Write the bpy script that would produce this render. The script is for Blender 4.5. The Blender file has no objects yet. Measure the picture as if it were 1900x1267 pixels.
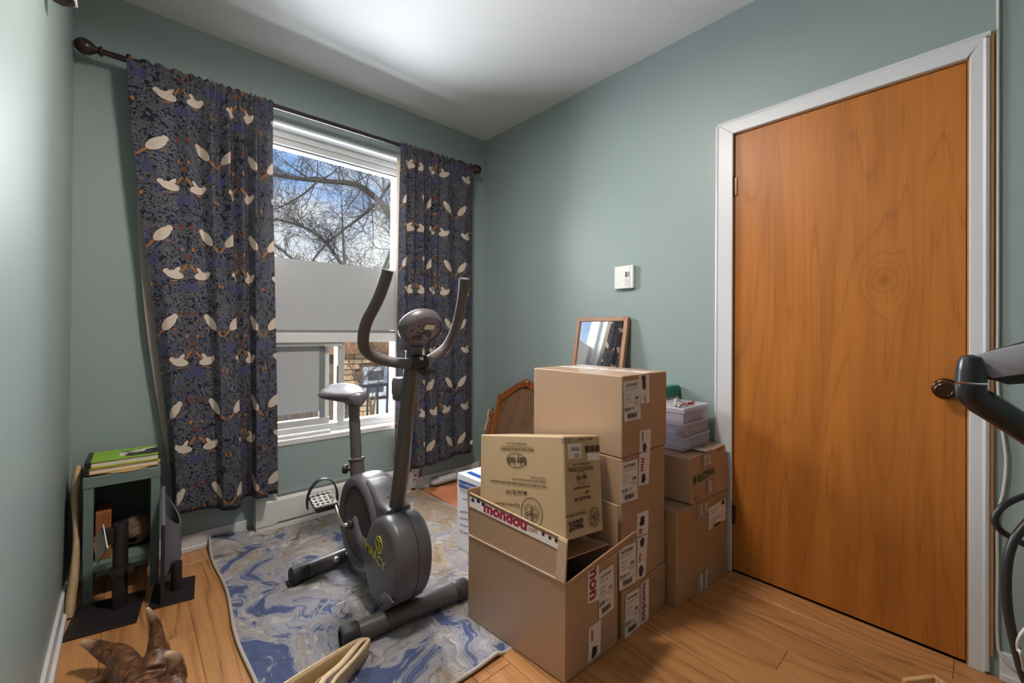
import bpy, bmesh, math, random
from mathutils import Vector, Matrix, noise
random.seed(7)
SC = bpy.context.scene
COL = SC.collection
PI = math.pi

# ------------------------------------------------------------------ camera
F, Y0, YAW = 792.546, 611.4243, .7347
CAM = Vector((-2.1012, -2.6577, 1.1022))
ROLL, PITCH = .0073, .0051
_f = Vector((math.sin(YAW), math.cos(YAW), 0)); _r = Vector((math.cos(YAW), -math.sin(YAW), 0)); _u = Vector((0, 0, 1))
FW = _f * math.cos(PITCH) + _u * math.sin(PITCH); U2 = _u * math.cos(PITCH) - _f * math.sin(PITCH)
RT = (_r * math.cos(ROLL) + U2 * math.sin(ROLL)).normalized(); UP = RT.cross(FW).normalized(); FW = UP.cross(RT)
cd = bpy.data.cameras.new('camera'); cam = bpy.data.objects.new('camera', cd); COL.objects.link(cam)
cd.sensor_width = 36; cd.lens = 36 * F / 1900; cd.shift_y = -(633.5 - Y0) / 1900; cd.clip_start = .02
mw = Matrix((RT, UP, -FW)).transposed().to_4x4(); mw.translation = CAM; cam.matrix_world = mw
SC.camera = cam

# ------------------------------------------------------------------ view, sky, sun, daylight
vs = SC.view_settings
vs.view_transform = 'Standard'; vs.look = 'None'; vs.gamma = 1; vs.use_curve_mapping = False; vs.exposure = 0.0
try:
    SC.cycles.use_denoising = True; SC.cycles.max_bounces = 6; SC.cycles.use_light_tree = False; SC.cycles.diffuse_bounces = 4; SC.cycles.glossy_bounces = 3; SC.cycles.transparent_max_bounces = 12
    SC.cycles.adaptive_threshold = .05
    SC.cycles.sample_clamp_indirect = 6
except Exception: pass
W = bpy.data.worlds.new('sky'); SC.world = W; W.use_nodes = True
wt = W.node_tree; wt.nodes.clear()
def wn(t, **k):
    n = wt.nodes.new(t)
    for a, b in k.items(): setattr(n, a, b)
    return n
wo = wn('ShaderNodeOutputWorld'); wb = wn('ShaderNodeBackground'); wtc = wn('ShaderNodeTexCoord')
wns = wn('ShaderNodeTexNoise'); wns.inputs['Scale'].default_value = 2.6; wns.inputs['Detail'].default_value = 6; wns.inputs['Roughness'].default_value = .6
wsep = wn('ShaderNodeSeparateXYZ'); wr = wn('ShaderNodeValToRGB'); wm = wn('ShaderNodeMath', operation='MULTIPLY_ADD')
wmap = wn('ShaderNodeMapping'); wmap.inputs['Scale'].default_value = (1, 1, 2.2)
wt.links.new(wtc.outputs['Generated'], wmap.inputs['Vector']); wt.links.new(wmap.outputs[0], wns.inputs['Vector'])
wt.links.new(wtc.outputs['Generated'], wsep.inputs[0])
wt.links.new(wsep.outputs['Z'], wm.inputs[0]); wm.inputs[1].default_value = 1.15; wt.links.new(wns.outputs['Fac'], wm.inputs[2])
wt.links.new(wm.outputs[0], wr.inputs[0])
e = wr.color_ramp.elements
e[0].position = .70; e[0].color = (.93, .95, .98, 1); e[1].position = .98; e[1].color = (.20, .47, .95, 1)
wt.links.new(wr.outputs[0], wb.inputs[0]); wb.inputs[1].default_value = 1.0
wt.links.new(wb.outputs[0], wo.inputs[0])
def light(name, typ, loc, rot, energy, col, **k):
    d = bpy.data.lights.new(name, typ); d.energy = energy; d.color = col
    for a, b in k.items(): setattr(d, a, b)
    o = bpy.data.objects.new(name, d); COL.objects.link(o); o.location = loc; o.rotation_euler = rot
    return o
# sun high behind this house: lights the houses and trees across the street
light('sun', 'SUN', (0, -5, 8), (math.radians(48), 0, math.radians(-25)), 4.6, (1, .94, .84), angle=.01)
# daylight entering through the window opening
light('window_daylight', 'AREA', (-1.18, 1.0, 1.75), (math.radians(-74), 0, 0), 430, (.93, .965, 1.0), shape='RECTANGLE', size=1.7, size_y=2.0)

# ------------------------------------------------------------------ helpers
def S(r, g, b):
    f = lambda c: (c / 255 / 12.92) if c / 255 <= .04045 else ((c / 255 + .055) / 1.055) ** 2.4
    return (f(r), f(g), f(b), 1)
def ray(u, v): return FW + RT * ((u - 950) / F) + UP * ((Y0 - v) / F)
def onp(u, v, P, n):
    d = ray(u, v); n = Vector(n); return CAM + d * ((Vector(P) - CAM).dot(n) / d.dot(n))
def bk(u, v, y=0): return onp(u, v, (0, y, 0), (0, 1, 0))
def rw(u, v, x=0): return onp(u, v, (x, 0, 0), (1, 0, 0))
def fl(u, v, z=0): return onp(u, v, (0, 0, z), (0, 0, 1))
def dep(u, v, z): return CAM + ray(u, v) * z

MATS = {}
class NT:
    def __init__(s, name):
        m = bpy.data.materials.new(name); m.use_nodes = True; s.m = m; s.t = m.node_tree; s.t.nodes.clear()
        s.out = s.n('ShaderNodeOutputMaterial'); MATS[name] = m
    def n(s, typ, ins=None, **k):
        nd = s.t.nodes.new(typ)
        for a, b in k.items(): setattr(nd, a, b)
        for a, b in (ins or {}).items(): s.set(nd.inputs[a], b)
        return nd
    def set(s, inp, v):
        if isinstance(v, bpy.types.NodeSocket): s.t.links.new(v, inp)
        else: inp.default_value = v
    def math(s, op, a, b=0., c=0., clamp=False):
        nd = s.n('ShaderNodeMath', operation=op); nd.use_clamp = clamp
        s.set(nd.inputs[0], a); s.set(nd.inputs[1], b); s.set(nd.inputs[2], c); return nd.outputs[0]
    def mix(s, f, a, b, blend='MIX'):
        nd = s.n('ShaderNodeMix', data_type='RGBA', blend_type=blend)
        s.set(nd.inputs[0], f); s.set(nd.inputs[6], a); s.set(nd.inputs[7], b); return nd.outputs[2]
    def ramp(s, f, stops, interp='LINEAR'):
        nd = s.n('ShaderNodeValToRGB'); cr = nd.color_ramp; cr.interpolation = interp
        while len(cr.elements) < len(stops): cr.elements.new(.5)
        for e_, (p, c) in zip(cr.elements, stops): e_.position = p; e_.color = c
        s.set(nd.inputs[0], f); return nd.outputs[0]
    def noise(s, vec, scale, detail=4, rough=.55, dist=0.):
        nd = s.n('ShaderNodeTexNoise', {'Scale': scale, 'Detail': detail, 'Roughness': rough, 'Distortion': dist})
        if vec is not None: s.set(nd.inputs['Vector'], vec)
        return nd.outputs['Fac']
    def coord(s, which='Object', scale=(1, 1, 1), loc=(0, 0, 0)):
        tc = s.n('ShaderNodeTexCoord'); mp = s.n('ShaderNodeMapping', {'Scale': scale, 'Location': loc})
        s.t.links.new(tc.outputs[which], mp.inputs[0]); return mp.outputs[0]
    def bump(s, h, strength=.2, dist=.01):
        return s.n('ShaderNodeBump', {'Height': h, 'Strength': strength, 'Distance': dist}).outputs[0]
    def bsdf(s, col, rough=.5, metal=0., bump=None, **k):
        b = s.n('ShaderNodeBsdfPrincipled', {'Base Color': col, 'Roughness': rough, 'Metallic': metal})
        if bump is not None: s.set(b.inputs['Normal'], bump)
        for a, v in k.items(): s.set(b.inputs[a.replace('_', ' ')], v)
        s.t.links.new(b.outputs[0], s.out.inputs[0]); s.b = b; return b
def simple(name, col, rough=.5, metal=0., var=.12, vscale=6, bscale=0, bstr=.1, **k):
    t = NT(name); v = t.coord()
    c2 = tuple(x * (1 - var) for x in col[:3]) + (1,); c1 = tuple(min(1, x * (1 + var)) for x in col[:3]) + (1,)
    c = t.mix(t.noise(v, vscale), c2, c1)
    bm_ = t.bump(t.noise(v, bscale), bstr, .004) if bscale else None
    t.bsdf(c, rough, metal, bm_, **k); return t.m

def link(o): COL.objects.link(o); return o
def wloc(o):
    p = Vector((0, 0, 0))
    while o is not None: p += o.location; o = o.parent
    return p
def thing(name, label, cat, loc=(0, 0, 0), group=None):
    o = bpy.data.objects.new(name, None); link(o); o.location = loc; o.empty_display_size = .05
    return tag(o, label, cat, group)
def tag(o, label=None, cat=None, group=None, kind=None):
    if label: o['label'] = label
    if cat: o['category'] = cat
    if group: o['group'] = group
    if kind: o['kind'] = kind
    return o
def obj(name, bm, m, parent=None, smooth=False, loc=None, lab=None, autosm=None):
    """bm in world coordinates; becomes one mesh object"""
    org = wloc(parent) if parent is not None else (Vector(loc) if loc is not None else Vector((0, 0, 0)))
    bmesh.ops.translate(bm, verts=bm.verts, vec=-org)
    bmesh.ops.recalc_face_normals(bm, faces=bm.faces)
    me = bpy.data.meshes.new(name); bm.to_mesh(me); bm.free()
    if smooth:
        for p in me.polygons: p.use_smooth = True
        if autosm is not None:
            try: me.set_sharp_from_angle(angle=math.radians(autosm))
            except Exception: pass
    o = bpy.data.objects.new(name, me); link(o)
    if m is not None: me.materials.append(MATS[m] if isinstance(m, str) else m)
    if parent is not None: o.parent = parent
    elif loc is not None: o.location = loc
    if lab: o['label'] = lab
    return o
def struct(name, bm, m, **k):
    return tag(obj(name, bm, m, **k), kind='structure')
def B(): return bmesh.new()
def add_poly(bm, vs, fs):
    v = [bm.verts.new(p) for p in vs]
    for f in fs:
        try: bm.faces.new([v[i] for i in f])
        except ValueError: pass
    return v
def box(bm, lo, hi, bev=0., seg=2):
    x0, y0, z0 = lo; x1, y1, z1 = hi
    return hexa(bm, [(x0, y0, z0), (x1, y0, z0), (x1, y1, z0), (x0, y1, z0)], [(x0, y0, z1), (x1, y0, z1), (x1, y1, z1), (x0, y1, z1)], bev, seg)
def hexa(bm, q0, q1, bev=0., seg=2):
    t = bmesh.new()
    add_poly(t, list(q0) + list(q1), [(3, 2, 1, 0), (4, 5, 6, 7), (0, 1, 5, 4), (1, 2, 6, 5), (2, 3, 7, 6), (3, 0, 4, 7)])
    bmesh.ops.recalc_face_normals(t, faces=t.faces)
    if bev: bmesh.ops.bevel(t, geom=t.edges[:], offset=bev, segments=seg, profile=.5, affect='EDGES')
    merge(bm, t); return bm
def merge(bm, t):
    vm = {v: bm.verts.new(v.co) for v in t.verts}
    for f in t.faces:
        try: bm.faces.new([vm[v] for v in f.verts])
        except ValueError: pass
    t.free()
def boxo(name, lo, hi, m, parent=None, bev=0., **k):
    bm = B(); box(bm, lo, hi, bev); return obj(name, bm, m, parent, **k)
def frame_of(d):
    d = d.normalized(); a = Vector((0, 0, 1)) if abs(d.z) < .9 else Vector((1, 0, 0))
    x = d.cross(a).normalized(); return x, d.cross(x).normalized()
def tube(bm, pts, r, n=12, cap=True, flat=None, closed=False):
    pts = [Vector(p) for p in pts]; N = len(pts); rings = []
    px = None
    for i, p in enumerate(pts):
        if closed: d = pts[(i + 1) % N] - pts[i - 1]
        else: d = pts[min(i + 1, N - 1)] - pts[max(i - 1, 0)]
        d.normalize()
        if px is None: x, y = frame_of(d)
        else:
            x = (px - d * px.dot(d)).normalized(); y = d.cross(x)
        px = x
        rr = r[i] if isinstance(r, (list, tuple)) else r
        ry = rr * (flat if flat else 1)
        rings.append([bm.verts.new(p + x * (rr * math.cos(2 * PI * k / n)) + y * (ry * math.sin(2 * PI * k / n))) for k in range(n)])
    M_ = N if closed else N - 1
    for i in range(M_):
        a, b = rings[i], rings[(i + 1) % N]
        for k in range(n):
            bm.faces.new((a[k], a[(k + 1) % n], b[(k + 1) % n], b[k]))
    if cap and not closed:
        for rg in (rings[0], rings[-1]):
            try: bm.faces.new(rg)
            except ValueError: pass
    return bm
def curve(pts, sub=6, closed=False):
    P = [Vector(p) for p in pts]; N = len(P); out = []
    g = lambda i: P[i % N] if closed else (P[i] if 0 <= i < N else (P[0] * 2 - P[1] if i < 0 else P[-1] * 2 - P[-2]))
    for i in range(N if closed else N - 1):
        a, b, c, d = g(i - 1), g(i), g(i + 1), g(i + 2)
        for k in range(sub):
            t = k / sub
            out.append(.5 * ((2 * b) + (c - a) * t + (2 * a - 5 * b + 4 * c - d) * t * t + (3 * b - a - 3 * c + d) * t ** 3))
    if not closed: out.append(P[-1].copy())
    return out
def lathe(bm, prof, org, axis=(0, 0, 1), n=24):
    """prof: (radius, height) along axis"""
    axis = Vector(axis).normalized(); x, y = frame_of(axis); org = Vector(org); rings = []
    for r, h in prof:
        c = org + axis * h
        rings.append([bm.verts.new(c + (x * math.cos(2 * PI * k / n) + y * math.sin(2 * PI * k / n)) * max(r, .0002)) for k in range(n)])
    for a, b in zip(rings, rings[1:]):
        for k in range(n): bm.faces.new((a[k], a[(k + 1) % n], b[(k + 1) % n], b[k]))
    for rg in (rings[0], rings[-1]): bm.faces.new(rg)
    return bm
def extrude_poly(bm, pts, vec, bev=0., seg=3):
    """closed planar outline of 3D points extruded by vec"""
    t = bmesh.new(); vec = Vector(vec); n = len(pts)
    a = [t.verts.new(p) for p in pts]; b = [t.verts.new(Vector(p) + vec) for p in pts]
    f0 = t.faces.new(a); f1 = t.faces.new(b[::-1])
    for i in range(n): t.faces.new((a[i], b[i], b[(i + 1) % n], a[(i + 1) % n]))
    bmesh.ops.recalc_face_normals(t, faces=t.faces)
    if bev:
        ed = list({e for f in (f0, f1) for e in f.edges})
        bmesh.ops.bevel(t, geom=ed, offset=bev, segments=seg, profile=.5, affect='EDGES')
    bmesh.ops.triangulate(t, faces=[f for f in t.faces if len(f.verts) > 4])
    merge(bm, t); return bm
def slab(bm, quad, th):
    """thin sheet: four corners and a thickness along its normal"""
    q = [Vector(p) for p in quad]; n = (q[1] - q[0]).cross(q[3] - q[0]).normalized()
    return hexa(bm, q, [p + n * th for p in q])

class Face:
    """a flat face to print on: a point and an outward normal"""
    def __init__(s, P, n): s.P = Vector(P); s.n = Vector(n).normalized()
    def at(s, u, v, off=0.): return onp(u, v, s.P + s.n * off, s.n)
def decal(face, pxs, m, parent, name='label_sheet', off=.0012, th=.0006, lab=None):
    bm = B(); q = [face.at(u, v, off) for u, v in pxs]
    q2 = [p + face.n * th for p in q]; n = len(q)
    add_poly(bm, q + q2, [tuple(range(n)), tuple(range(n, 2 * n))] + [(i, (i + 1) % n, n + (i + 1) % n, n + i) for i in range(n)])
    return obj(name, bm, m, parent, lab=lab)
def text_bm(s, bold=0.):
    cu = bpy.data.curves.new('t', 'FONT'); cu.body = s; cu.size = 1; cu.offset = bold; cu.resolution_u = 3
    o = bpy.data.objects.new('t', cu); link(o)
    dg = bpy.context.evaluated_depsgraph_get(); me = bpy.data.meshes.new_from_object(o.evaluated_get(dg))
    bm = bmesh.new(); bm.from_mesh(me)
    bpy.data.objects.remove(o); bpy.data.curves.remove(cu); bpy.data.meshes.remove(me)
    return bm
def print_text(s, A, Bp, n, m, parent, bold=.012, hs=1., name='lettering', shear=0.):
    """flat print from A to Bp (3D, baseline) on a face with normal n"""
    bm = text_bm(s, bold)
    if not bm.verts: bm.free(); return
    xs = [v.co.x for v in bm.verts]; x0, x1 = min(xs), max(xs)
    X = Vector(Bp) - Vector(A); k = X.length / (x1 - x0); X.normalize(); Yv = Vector(n).normalized().cross(X)
    for v in bm.verts:
        c = v.co.copy(); v.co = Vector(A) + X * ((c.x - x0 + c.y * shear) * k) + Yv * (c.y * k * hs)
    return obj(name, bm, m, parent)
def ptext(s, face, a, b, m, parent, off=.0026, **k):
    return print_text(s, face.at(*a, off), face.at(*b, off), face.n, m, parent, **k)
def copy_tree(o, parent=None):
    c = o.copy(); link(c); c.parent = parent
    for ch in o.children: copy_tree(ch, c)
    return c

# ------------------------------------------------------------------ materials
def wall_mat(name, col, rough=.42, spec=.35):
    t = NT(name); v = t.coord()
    c = t.mix(t.noise(v, 1.3, 3), tuple(x * .95 for x in col[:3]) + (1,), tuple(x * 1.04 for x in col[:3]) + (1,))
    h = t.noise(t.coord(scale=(1, 1, .5)), 60, 5, .6)
    t.bsdf(c, rough, 0, t.bump(h, .12, .003), Specular_IOR_Level=spec)
wall_mat('paint_teal', (.282, .352, .350, 1))
wall_mat('ceiling_white', (.68, .68, .69, 1), .85, .1)
simple('trim_white', (.63, .64, .67, 1), .38, var=.04, bscale=30, bstr=.08)
simple('window_white', (.66, .67, .68, 1), .6, var=.02, Specular_IOR_Level=.25)
simple('alu', (.55, .57, .58, 1), .35, .4, var=.05)
simple('alu_dark', (.22, .24, .25, 1), .4, .3, var=.05)
simple('jamb_wood', S(176, 128, 84), .5, var=.2, vscale=20)

def wood(name, c_dark, c_mid, c_light, rough, ax='y', scale=1., rnd=True, contrast=1., bumpy=.05):
    """growth-ring grain running along one axis"""
    t = NT(name); sc_ = {'x': (1, 8, 8), 'y': (8, 1, 8), 'z': (8, 8, 1)}[ax]
    tc = t.n('ShaderNodeTexCoord'); vec = tc.outputs['Object']
    if rnd:
        oi = t.n('ShaderNodeObjectInfo'); k = t.math('MULTIPLY', oi.outputs['Random'], 37.)
        cb = t.n('ShaderNodeCombineXYZ', {0: k, 1: k, 2: k}); ad = t.n('ShaderNodeVectorMath', operation='ADD')
        t.set(ad.inputs[0], vec); t.set(ad.inputs[1], cb.outputs[0]); vec = ad.outputs[0]
    mp = t.n('ShaderNodeMapping', {'Scale': tuple(s * scale for s in sc_)}); t.set(mp.inputs[0], vec); v = mp.outputs[0]
    ring = t.math('FRACT', t.math('MULTIPLY', t.noise(v, .55, 2, .45, .25), 11.))
    line = t.ramp(ring, [(0, (0, 0, 0, 1)), (.18, (.75, .75, .75, 1)), (.7, (1, 1, 1, 1)), (1, (.35, .35, .35, 1))])
    mp2 = t.n('ShaderNodeMapping', {'Scale': tuple(s * s * scale * 1.1 for s in sc_)}); t.set(mp2.inputs[0], vec)
    fib = t.noise(mp2.outputs[0], 2.2, 4, .65)
    a = t.mix(t.math('MULTIPLY', line, contrast), c_dark, c_mid)
    a = t.mix(t.ramp(fib, [(.35, (0, 0, 0, 1)), (.7, (.55, .55, .55, 1))]), a, c_light)
    if rnd:
        hv = t.n('ShaderNodeHueSaturation', {'Color': a, 'Value': t.math('MULTIPLY_ADD', oi.outputs['Random'], .22, .89)}); a = hv.outputs[0]
    t.bsdf(a, rough, 0, t.bump(fib, bumpy, .002)); return t
wood('floor_wood', S(124, 80, 42), S(178, 124, 76), S(204, 152, 102), .34, 'y', 1.25)
wood('stick_wood', S(160, 128, 90), S(196, 166, 126), S(214, 188, 150), .55, 'z', 1.3)
wood('frame_wood', S(78, 38, 14), S(134, 74, 32), S(160, 98, 50), .35, 'z', 2.)
wood('panel_wood', S(84, 60, 42), S(116, 86, 62), S(136, 106, 80), .5, 'z', .8)
wood('mirror_wood', S(120, 78, 50), S(158, 112, 80), S(180, 136, 104), .45, 'z', 2.)
wood('pale_wood', S(176, 128, 84), S(214, 168, 120), S(228, 190, 146), .55, 'x', 2.)
wood('box_wood', S(120, 70, 34), S(160, 98, 52), S(176, 116, 70), .5, 'z', 2.)

# door veneer: streaky vertical figure, a few cathedral lines and one knot
t = NT('door_wood'); tc = t.n('ShaderNodeTexCoord'); sp = t.n('ShaderNodeSeparateXYZ'); t.set(sp.inputs[0], tc.outputs['Object'])
y_, z_ = sp.outputs[1], sp.outputs[2]
dy = t.math('SUBTRACT', y_, -.160); dz = t.math('SUBTRACT', z_, .285)      # knot, in door coordinates
d2 = t.math('ADD', t.math('MULTIPLY', dy, dy), t.math('MULTIPLY', t.math('MULTIPLY', dz, dz), .6)); rr = t.math('SQRT', d2)
g = t.math('EXPONENT', t.math('MULTIPLY', d2, -260.))
mp = t.n('ShaderNodeMapping', {'Scale': (1, 4.2, .36)}); t.set(mp.inputs[0], tc.outputs['Object'])
fld = t.math('ADD', t.math('ADD', t.noise(mp.outputs[0], 1.15, 2.2, .5, .5), t.math('MULTIPLY', y_, .55)), t.math('MULTIPLY', g, .30))
ring = t.math('FRACT', t.math('MULTIPLY', fld, 11.))
line = t.ramp(ring, [(0, (.25, .25, .25, 1)), (.05, (.70, .70, .70, 1)), (.4, (1, 1, 1, 1)), (.9, (.86, .86, .86, 1)), (1, (.35, .35, .35, 1))])
mp2 = t.n('ShaderNodeMapping', {'Scale': (1, 55, 1.6)}); t.set(mp2.inputs[0], tc.outputs['Object'])
fib = t.noise(mp2.outputs[0], 2.0, 6, .68)
mp3 = t.n('ShaderNodeMapping', {'Scale': (1, 7, .5)}); t.set(mp3.inputs[0], tc.outputs['Object']); bands = t.noise(mp3.outputs[0], 1.6, 3, .5)
a = t.mix(line, S(132, 74, 24), S(178, 108, 42))
a = t.mix(t.ramp(fib, [(.3, (0, 0, 0, 1)), (.72, (.7, .7, .7, 1))]), a, S(196, 124, 54))
a = t.mix(t.ramp(bands, [(.35, (.45, .45, .45, 1)), (.6, (0, 0, 0, 1))]), a, S(142, 82, 30))
core = t.ramp(rr, [(.0, (1, 1, 1, 1)), (.02, (.25, .25, .25, 1)), (.06, (0, 0, 0, 1))])
a = t.mix(t.math('MULTIPLY', core, .6), a, S(110, 62, 26))
t.bsdf(a, .42, 0, t.bump(fib, .05, .002), Specular_IOR_Level=.35)

def cardboard(name, col, lines=.10, axis='h'):
    t = NT(name); v = t.coord(); k = tuple(x * .90 for x in col[:3]) + (1,)
    c = t.mix(t.noise(v, 4, 5, .6), k, col)
    sp = t.n('ShaderNodeSeparateXYZ'); t.set(sp.inputs[0], v)
    s = t.math('ADD', sp.outputs[0], sp.outputs[1])
    w = t.math('MULTIPLY_ADD', t.math('SINE', t.math('MULTIPLY', s, 900.)), .5, .5)
    c = t.mix(t.math('MULTIPLY', w, lines), c, k)
    spk = t.ramp(t.noise(v, 160, 2), [(.62, (0, 0, 0, 1)), (.75, (.25, .25, .25, 1))])
    c = t.mix(spk, c, tuple(x * .7 for x in col[:3]) + (1,))
    t.bsdf(c, .42, 0, t.bump(t.math('ADD', t.math('MULTIPLY', w, .35), t.noise(v, 9, 4)), .06, .004), Specular_IOR_Level=1., Coat_Weight=.45, Coat_Roughness=.38)
cardboard('cardboard', (.42, .265, .165, 1))
cardboard('cardboard_dark', (.38, .23, .13, 1))
cardboard('cardboard_tan', (.52, .36, .20, 1))
simple('carton_white', (.80, .82, .86, 1), .4, var=.02)
simple('carton_edge', (.50, .36, .24, 1), .85, bscale=200, bstr=.4)
simple('tape_white', (.78, .72, .68, 1), .35, var=.04, vscale=20)
simple('label_white', (.77, .72, .67, 1), .5, var=.03)
simple('tape_clear', (.33, .27, .22, 1), .15, var=.3, vscale=25, bscale=30, bstr=.3)
simple('ink_black', (.018, .014, .016, 1), .5, var=0)
simple('ink_grey', (.25, .22, .20, 1), .5, var=0)
simple('ink_red', (.33, .02, .05, 1), .5, var=0)
simple('ink_navy', (.028, .022, .06, 1), .5, var=0)
simple('ink_brown', (.06, .032, .015, 1), .6, var=0)
simple('ink_green', (.02, .10, .05, 1), .5, var=0)
simple('ink_white', (.8, .78, .75, 1), .5, var=0)
simple('ink_blue', (.02, .08, .36, 1), .4, var=0)
simple('ink_yellow', (.62, .60, .08, 1), .45, var=0)

# curtains: leafy navy print with rows of small pale birds
def curtain_mat():
    t = NT('curtain_print'); uv = t.n('ShaderNodeUVMap', uv_map='cloth').outputs[0]
    sp = t.n('ShaderNodeSeparateXYZ'); t.set(sp.inputs[0], uv); u, v = sp.outputs[0], sp.outputs[1]
    PW, PH = .185, .41
    um = t.math('PINGPONG', u, PW); vm = t.math('MODULO', v, PH)                       # mirrored repeat
    def el(cx, cy, a, b, ang):
        x = t.math('SUBTRACT', um, cx); y = t.math('SUBTRACT', vm, cy); c, s = math.cos(ang), math.sin(ang)
        X = t.math('DIVIDE', t.math('ADD', t.math('MULTIPLY', x, c), t.math('MULTIPLY', y, s)), a)
        Y = t.math('DIVIDE', t.math('ADD', t.math('MULTIPLY', x, -s), t.math('MULTIPLY', y, c)), b)
        d = t.math('ADD', t.math('MULTIPLY', X, X), t.math('MULTIPLY', Y, Y)); return t.math('LESS_THAN', d, 1.)
    mx = lambda *a: a[0] if len(a) == 1 else t.math('MAXIMUM', a[0], mx(*a[1:]))
    cream = mx(el(.075, .262, .046, .0225, .72), el(.106, .292, .0145, .014, 0), el(.118, .078, .042, .019, -.15), el(.080, .092, .0135, .012, 0), el(.128, .098, .024, .010, .8))
    orange = mx(el(.030, .220, .036, .0050, .78), el(.163, .112, .024, .0055, .9), el(.098, .234, .014, .0024, .2), el(.118, .050, .02, .0024, .1), el(.160, .200, .007, .009, 0), el(.010, .030, .006, .009, 0))
    rust = mx(el(.160, .305, .010, .014, .3), el(.180, .165, .009, .012, 0), el(.122, .300, .009, .005, -.4), el(.066, .094, .007, .004, .2))
    blue = mx(el(.165, .020, .020, .022, 0), el(.035, .145, .018, .024, .3))
    n1 = t.noise(uv, 40, 2.5, .5, 1.8); n2 = t.noise(uv, 24, 2, .5, 2.2)
    leaf = t.ramp(n1, [(.0, (0, 0, 0, 1)), (.455, (0, 0, 0, 1)), (.48, (1, 1, 1, 1)), (.58, (.75, .75, .75, 1)), (.60, (.1, .1, .1, 1)), (.66, (.8, .8, .8, 1))])
    col = t.mix(leaf, (.020, .022, .038, 1), t.mix(t.noise(uv, 5, 2), (.120, .132, .150, 1), (.172, .168, .180, 1)))
    col = t.mix(t.math('MULTIPLY', t.math('GREATER_THAN', n2, .60), .6), col, (.07, .075, .20, 1))
    col = t.mix(t.math('MULTIPLY', blue, .75), col, t.mix(leaf, (.10, .11, .28, 1), (.05, .05, .13, 1)))
    col = t.mix(t.math('MULTIPLY', rust, .85), col, (.20, .065, .045, 1))
    col = t.mix(orange, col, (.42, .17, .045, 1))
    spk = t.math('GREATER_THAN', t.noise(uv, 260, 1), .60)
    col = t.mix(cream, col, t.mix(t.math('MULTIPLY', spk, .5), (.66, .57, .49, 1), (.30, .23, .19, 1)))
    b = t.bsdf(col, .8, 0, t.bump(t.noise(uv, 700, 2), .15, .001), Specular_IOR_Level=.2)
    tr = t.n('ShaderNodeBsdfTranslucent', {'Color': t.mix(.35, col, (.75, .60, .55, 1))}); ms = t.n('ShaderNodeMixShader', {0: .20})
    t.t.links.new(b.outputs[0], ms.inputs[1]); t.t.links.new(tr.outputs[0], ms.inputs[2]); t.t.links.new(ms.outputs[0], t.out.inputs[0])
curtain_mat()
def translucent(name, col, f, rough=.8):
    t = NT(name); b = t.bsdf(t.mix(t.noise(t.coord(), 8), col, tuple(x * .95 for x in col[:3]) + (1,)), rough)
    tr = t.n('ShaderNodeBsdfTranslucent', {'Color': col}); ms = t.n('ShaderNodeMixShader', {0: f})
    t.t.links.new(b.outputs[0], ms.inputs[1]); t.t.links.new(tr.outputs[0], ms.inputs[2]); t.t.links.new(ms.outputs[0], t.out.inputs[0])
translucent('lining', (.62, .56, .50, 1), .35)
translucent('film', (.43, .445, .46, 1), .085)
def clear(name, tint, gloss, rough=.02):
    t = NT(name); a = t.n('ShaderNodeBsdfTransparent', {'Color': tint}); g_ = t.n('ShaderNodeBsdfGlossy', {'Roughness': rough, 'Color': (1, 1, 1, 1)})
    ms = t.n('ShaderNodeMixShader', {0: gloss}); t.t.links.new(a.outputs[0], ms.inputs[1]); t.t.links.new(g_.outputs[0], ms.inputs[2]); t.t.links.new(ms.outputs[0], t.out.inputs[0])
clear('glass', (.97, .98, .98, 1), .035)
def plastic_clear(name, col, f):
    t = NT(name); a = t.n('ShaderNodeBsdfTransparent', {'Color': (.93, .92, .96, 1)}); b = t.bsdf(col, .25)
    ms = t.n('ShaderNodeMixShader', {0: f}); t.t.links.new(a.outputs[0], ms.inputs[1]); t.t.links.new(b.outputs[0], ms.inputs[2]); t.t.links.new(ms.outputs[0], t.out.inputs[0])
plastic_clear('case_plastic', (.68, .66, .74, 1), .30)
plastic_clear('case_rim', (.72, .70, .78, 1), .62)

simple('rod_wood', S(52, 32, 30), .25, var=.4, vscale=18)
simple('rod_dark', S(40, 30, 42), .22, var=.15)
simple('bike_plastic', (.105, .100, .110, 1), .36, var=.08, bscale=120, bstr=.06)
simple('bike_disc', (.045, .040, .044, 1), .5, var=.08)
simple('bike_tube', (.105, .094, .092, 1), .34, .25, var=.08)
simple('bike_grip', (.105, .085, .088, 1), .55, var=.1, bscale=90, bstr=.15)
simple('bike_back', (.19, .16, .23, 1), .5, var=.08)
simple('seat_vinyl', (.125, .110, .130, 1), .38, var=.08, bscale=60, bstr=.08)
simple('rubber', (.022, .021, .022, 1), .5, var=.1, bscale=80, bstr=.1)
simple('black_metal', (.022, .018, .020, 1), .42, .2, var=.25, vscale=14, bscale=60, bstr=.1)
simple('black_satin', (.020, .020, .024, 1), .28, var=.05)
simple('arm_grey', (.34, .33, .38, 1), .4, .1, var=.04)
simple('chrome', (.75, .68, .55, 1), .15, 1., var=.05)
simple('steel', (.60, .60, .60, 1), .28, 1., var=.1)
simple('white_tread', (.68, .68, .66, 1), .5, var=.06)
simple('bronze', S(64, 42, 26), .25, .6, var=.3, vscale=30)
simple('hinge_brass', S(96, 68, 44), .35, .7, var=.3, vscale=40)
simple('plastic_white', (.76, .77, .76, 1), .4, var=.02)
simple('heater_white', (.66, .67, .65, 1), .42, var=.05)
simple('lcd', (.30, .33, .30, 1), .2, var=.05)
simple('teal_furniture', (.145, .200, .195, 1), .5, var=.08, bscale=30, bstr=.08)
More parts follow.
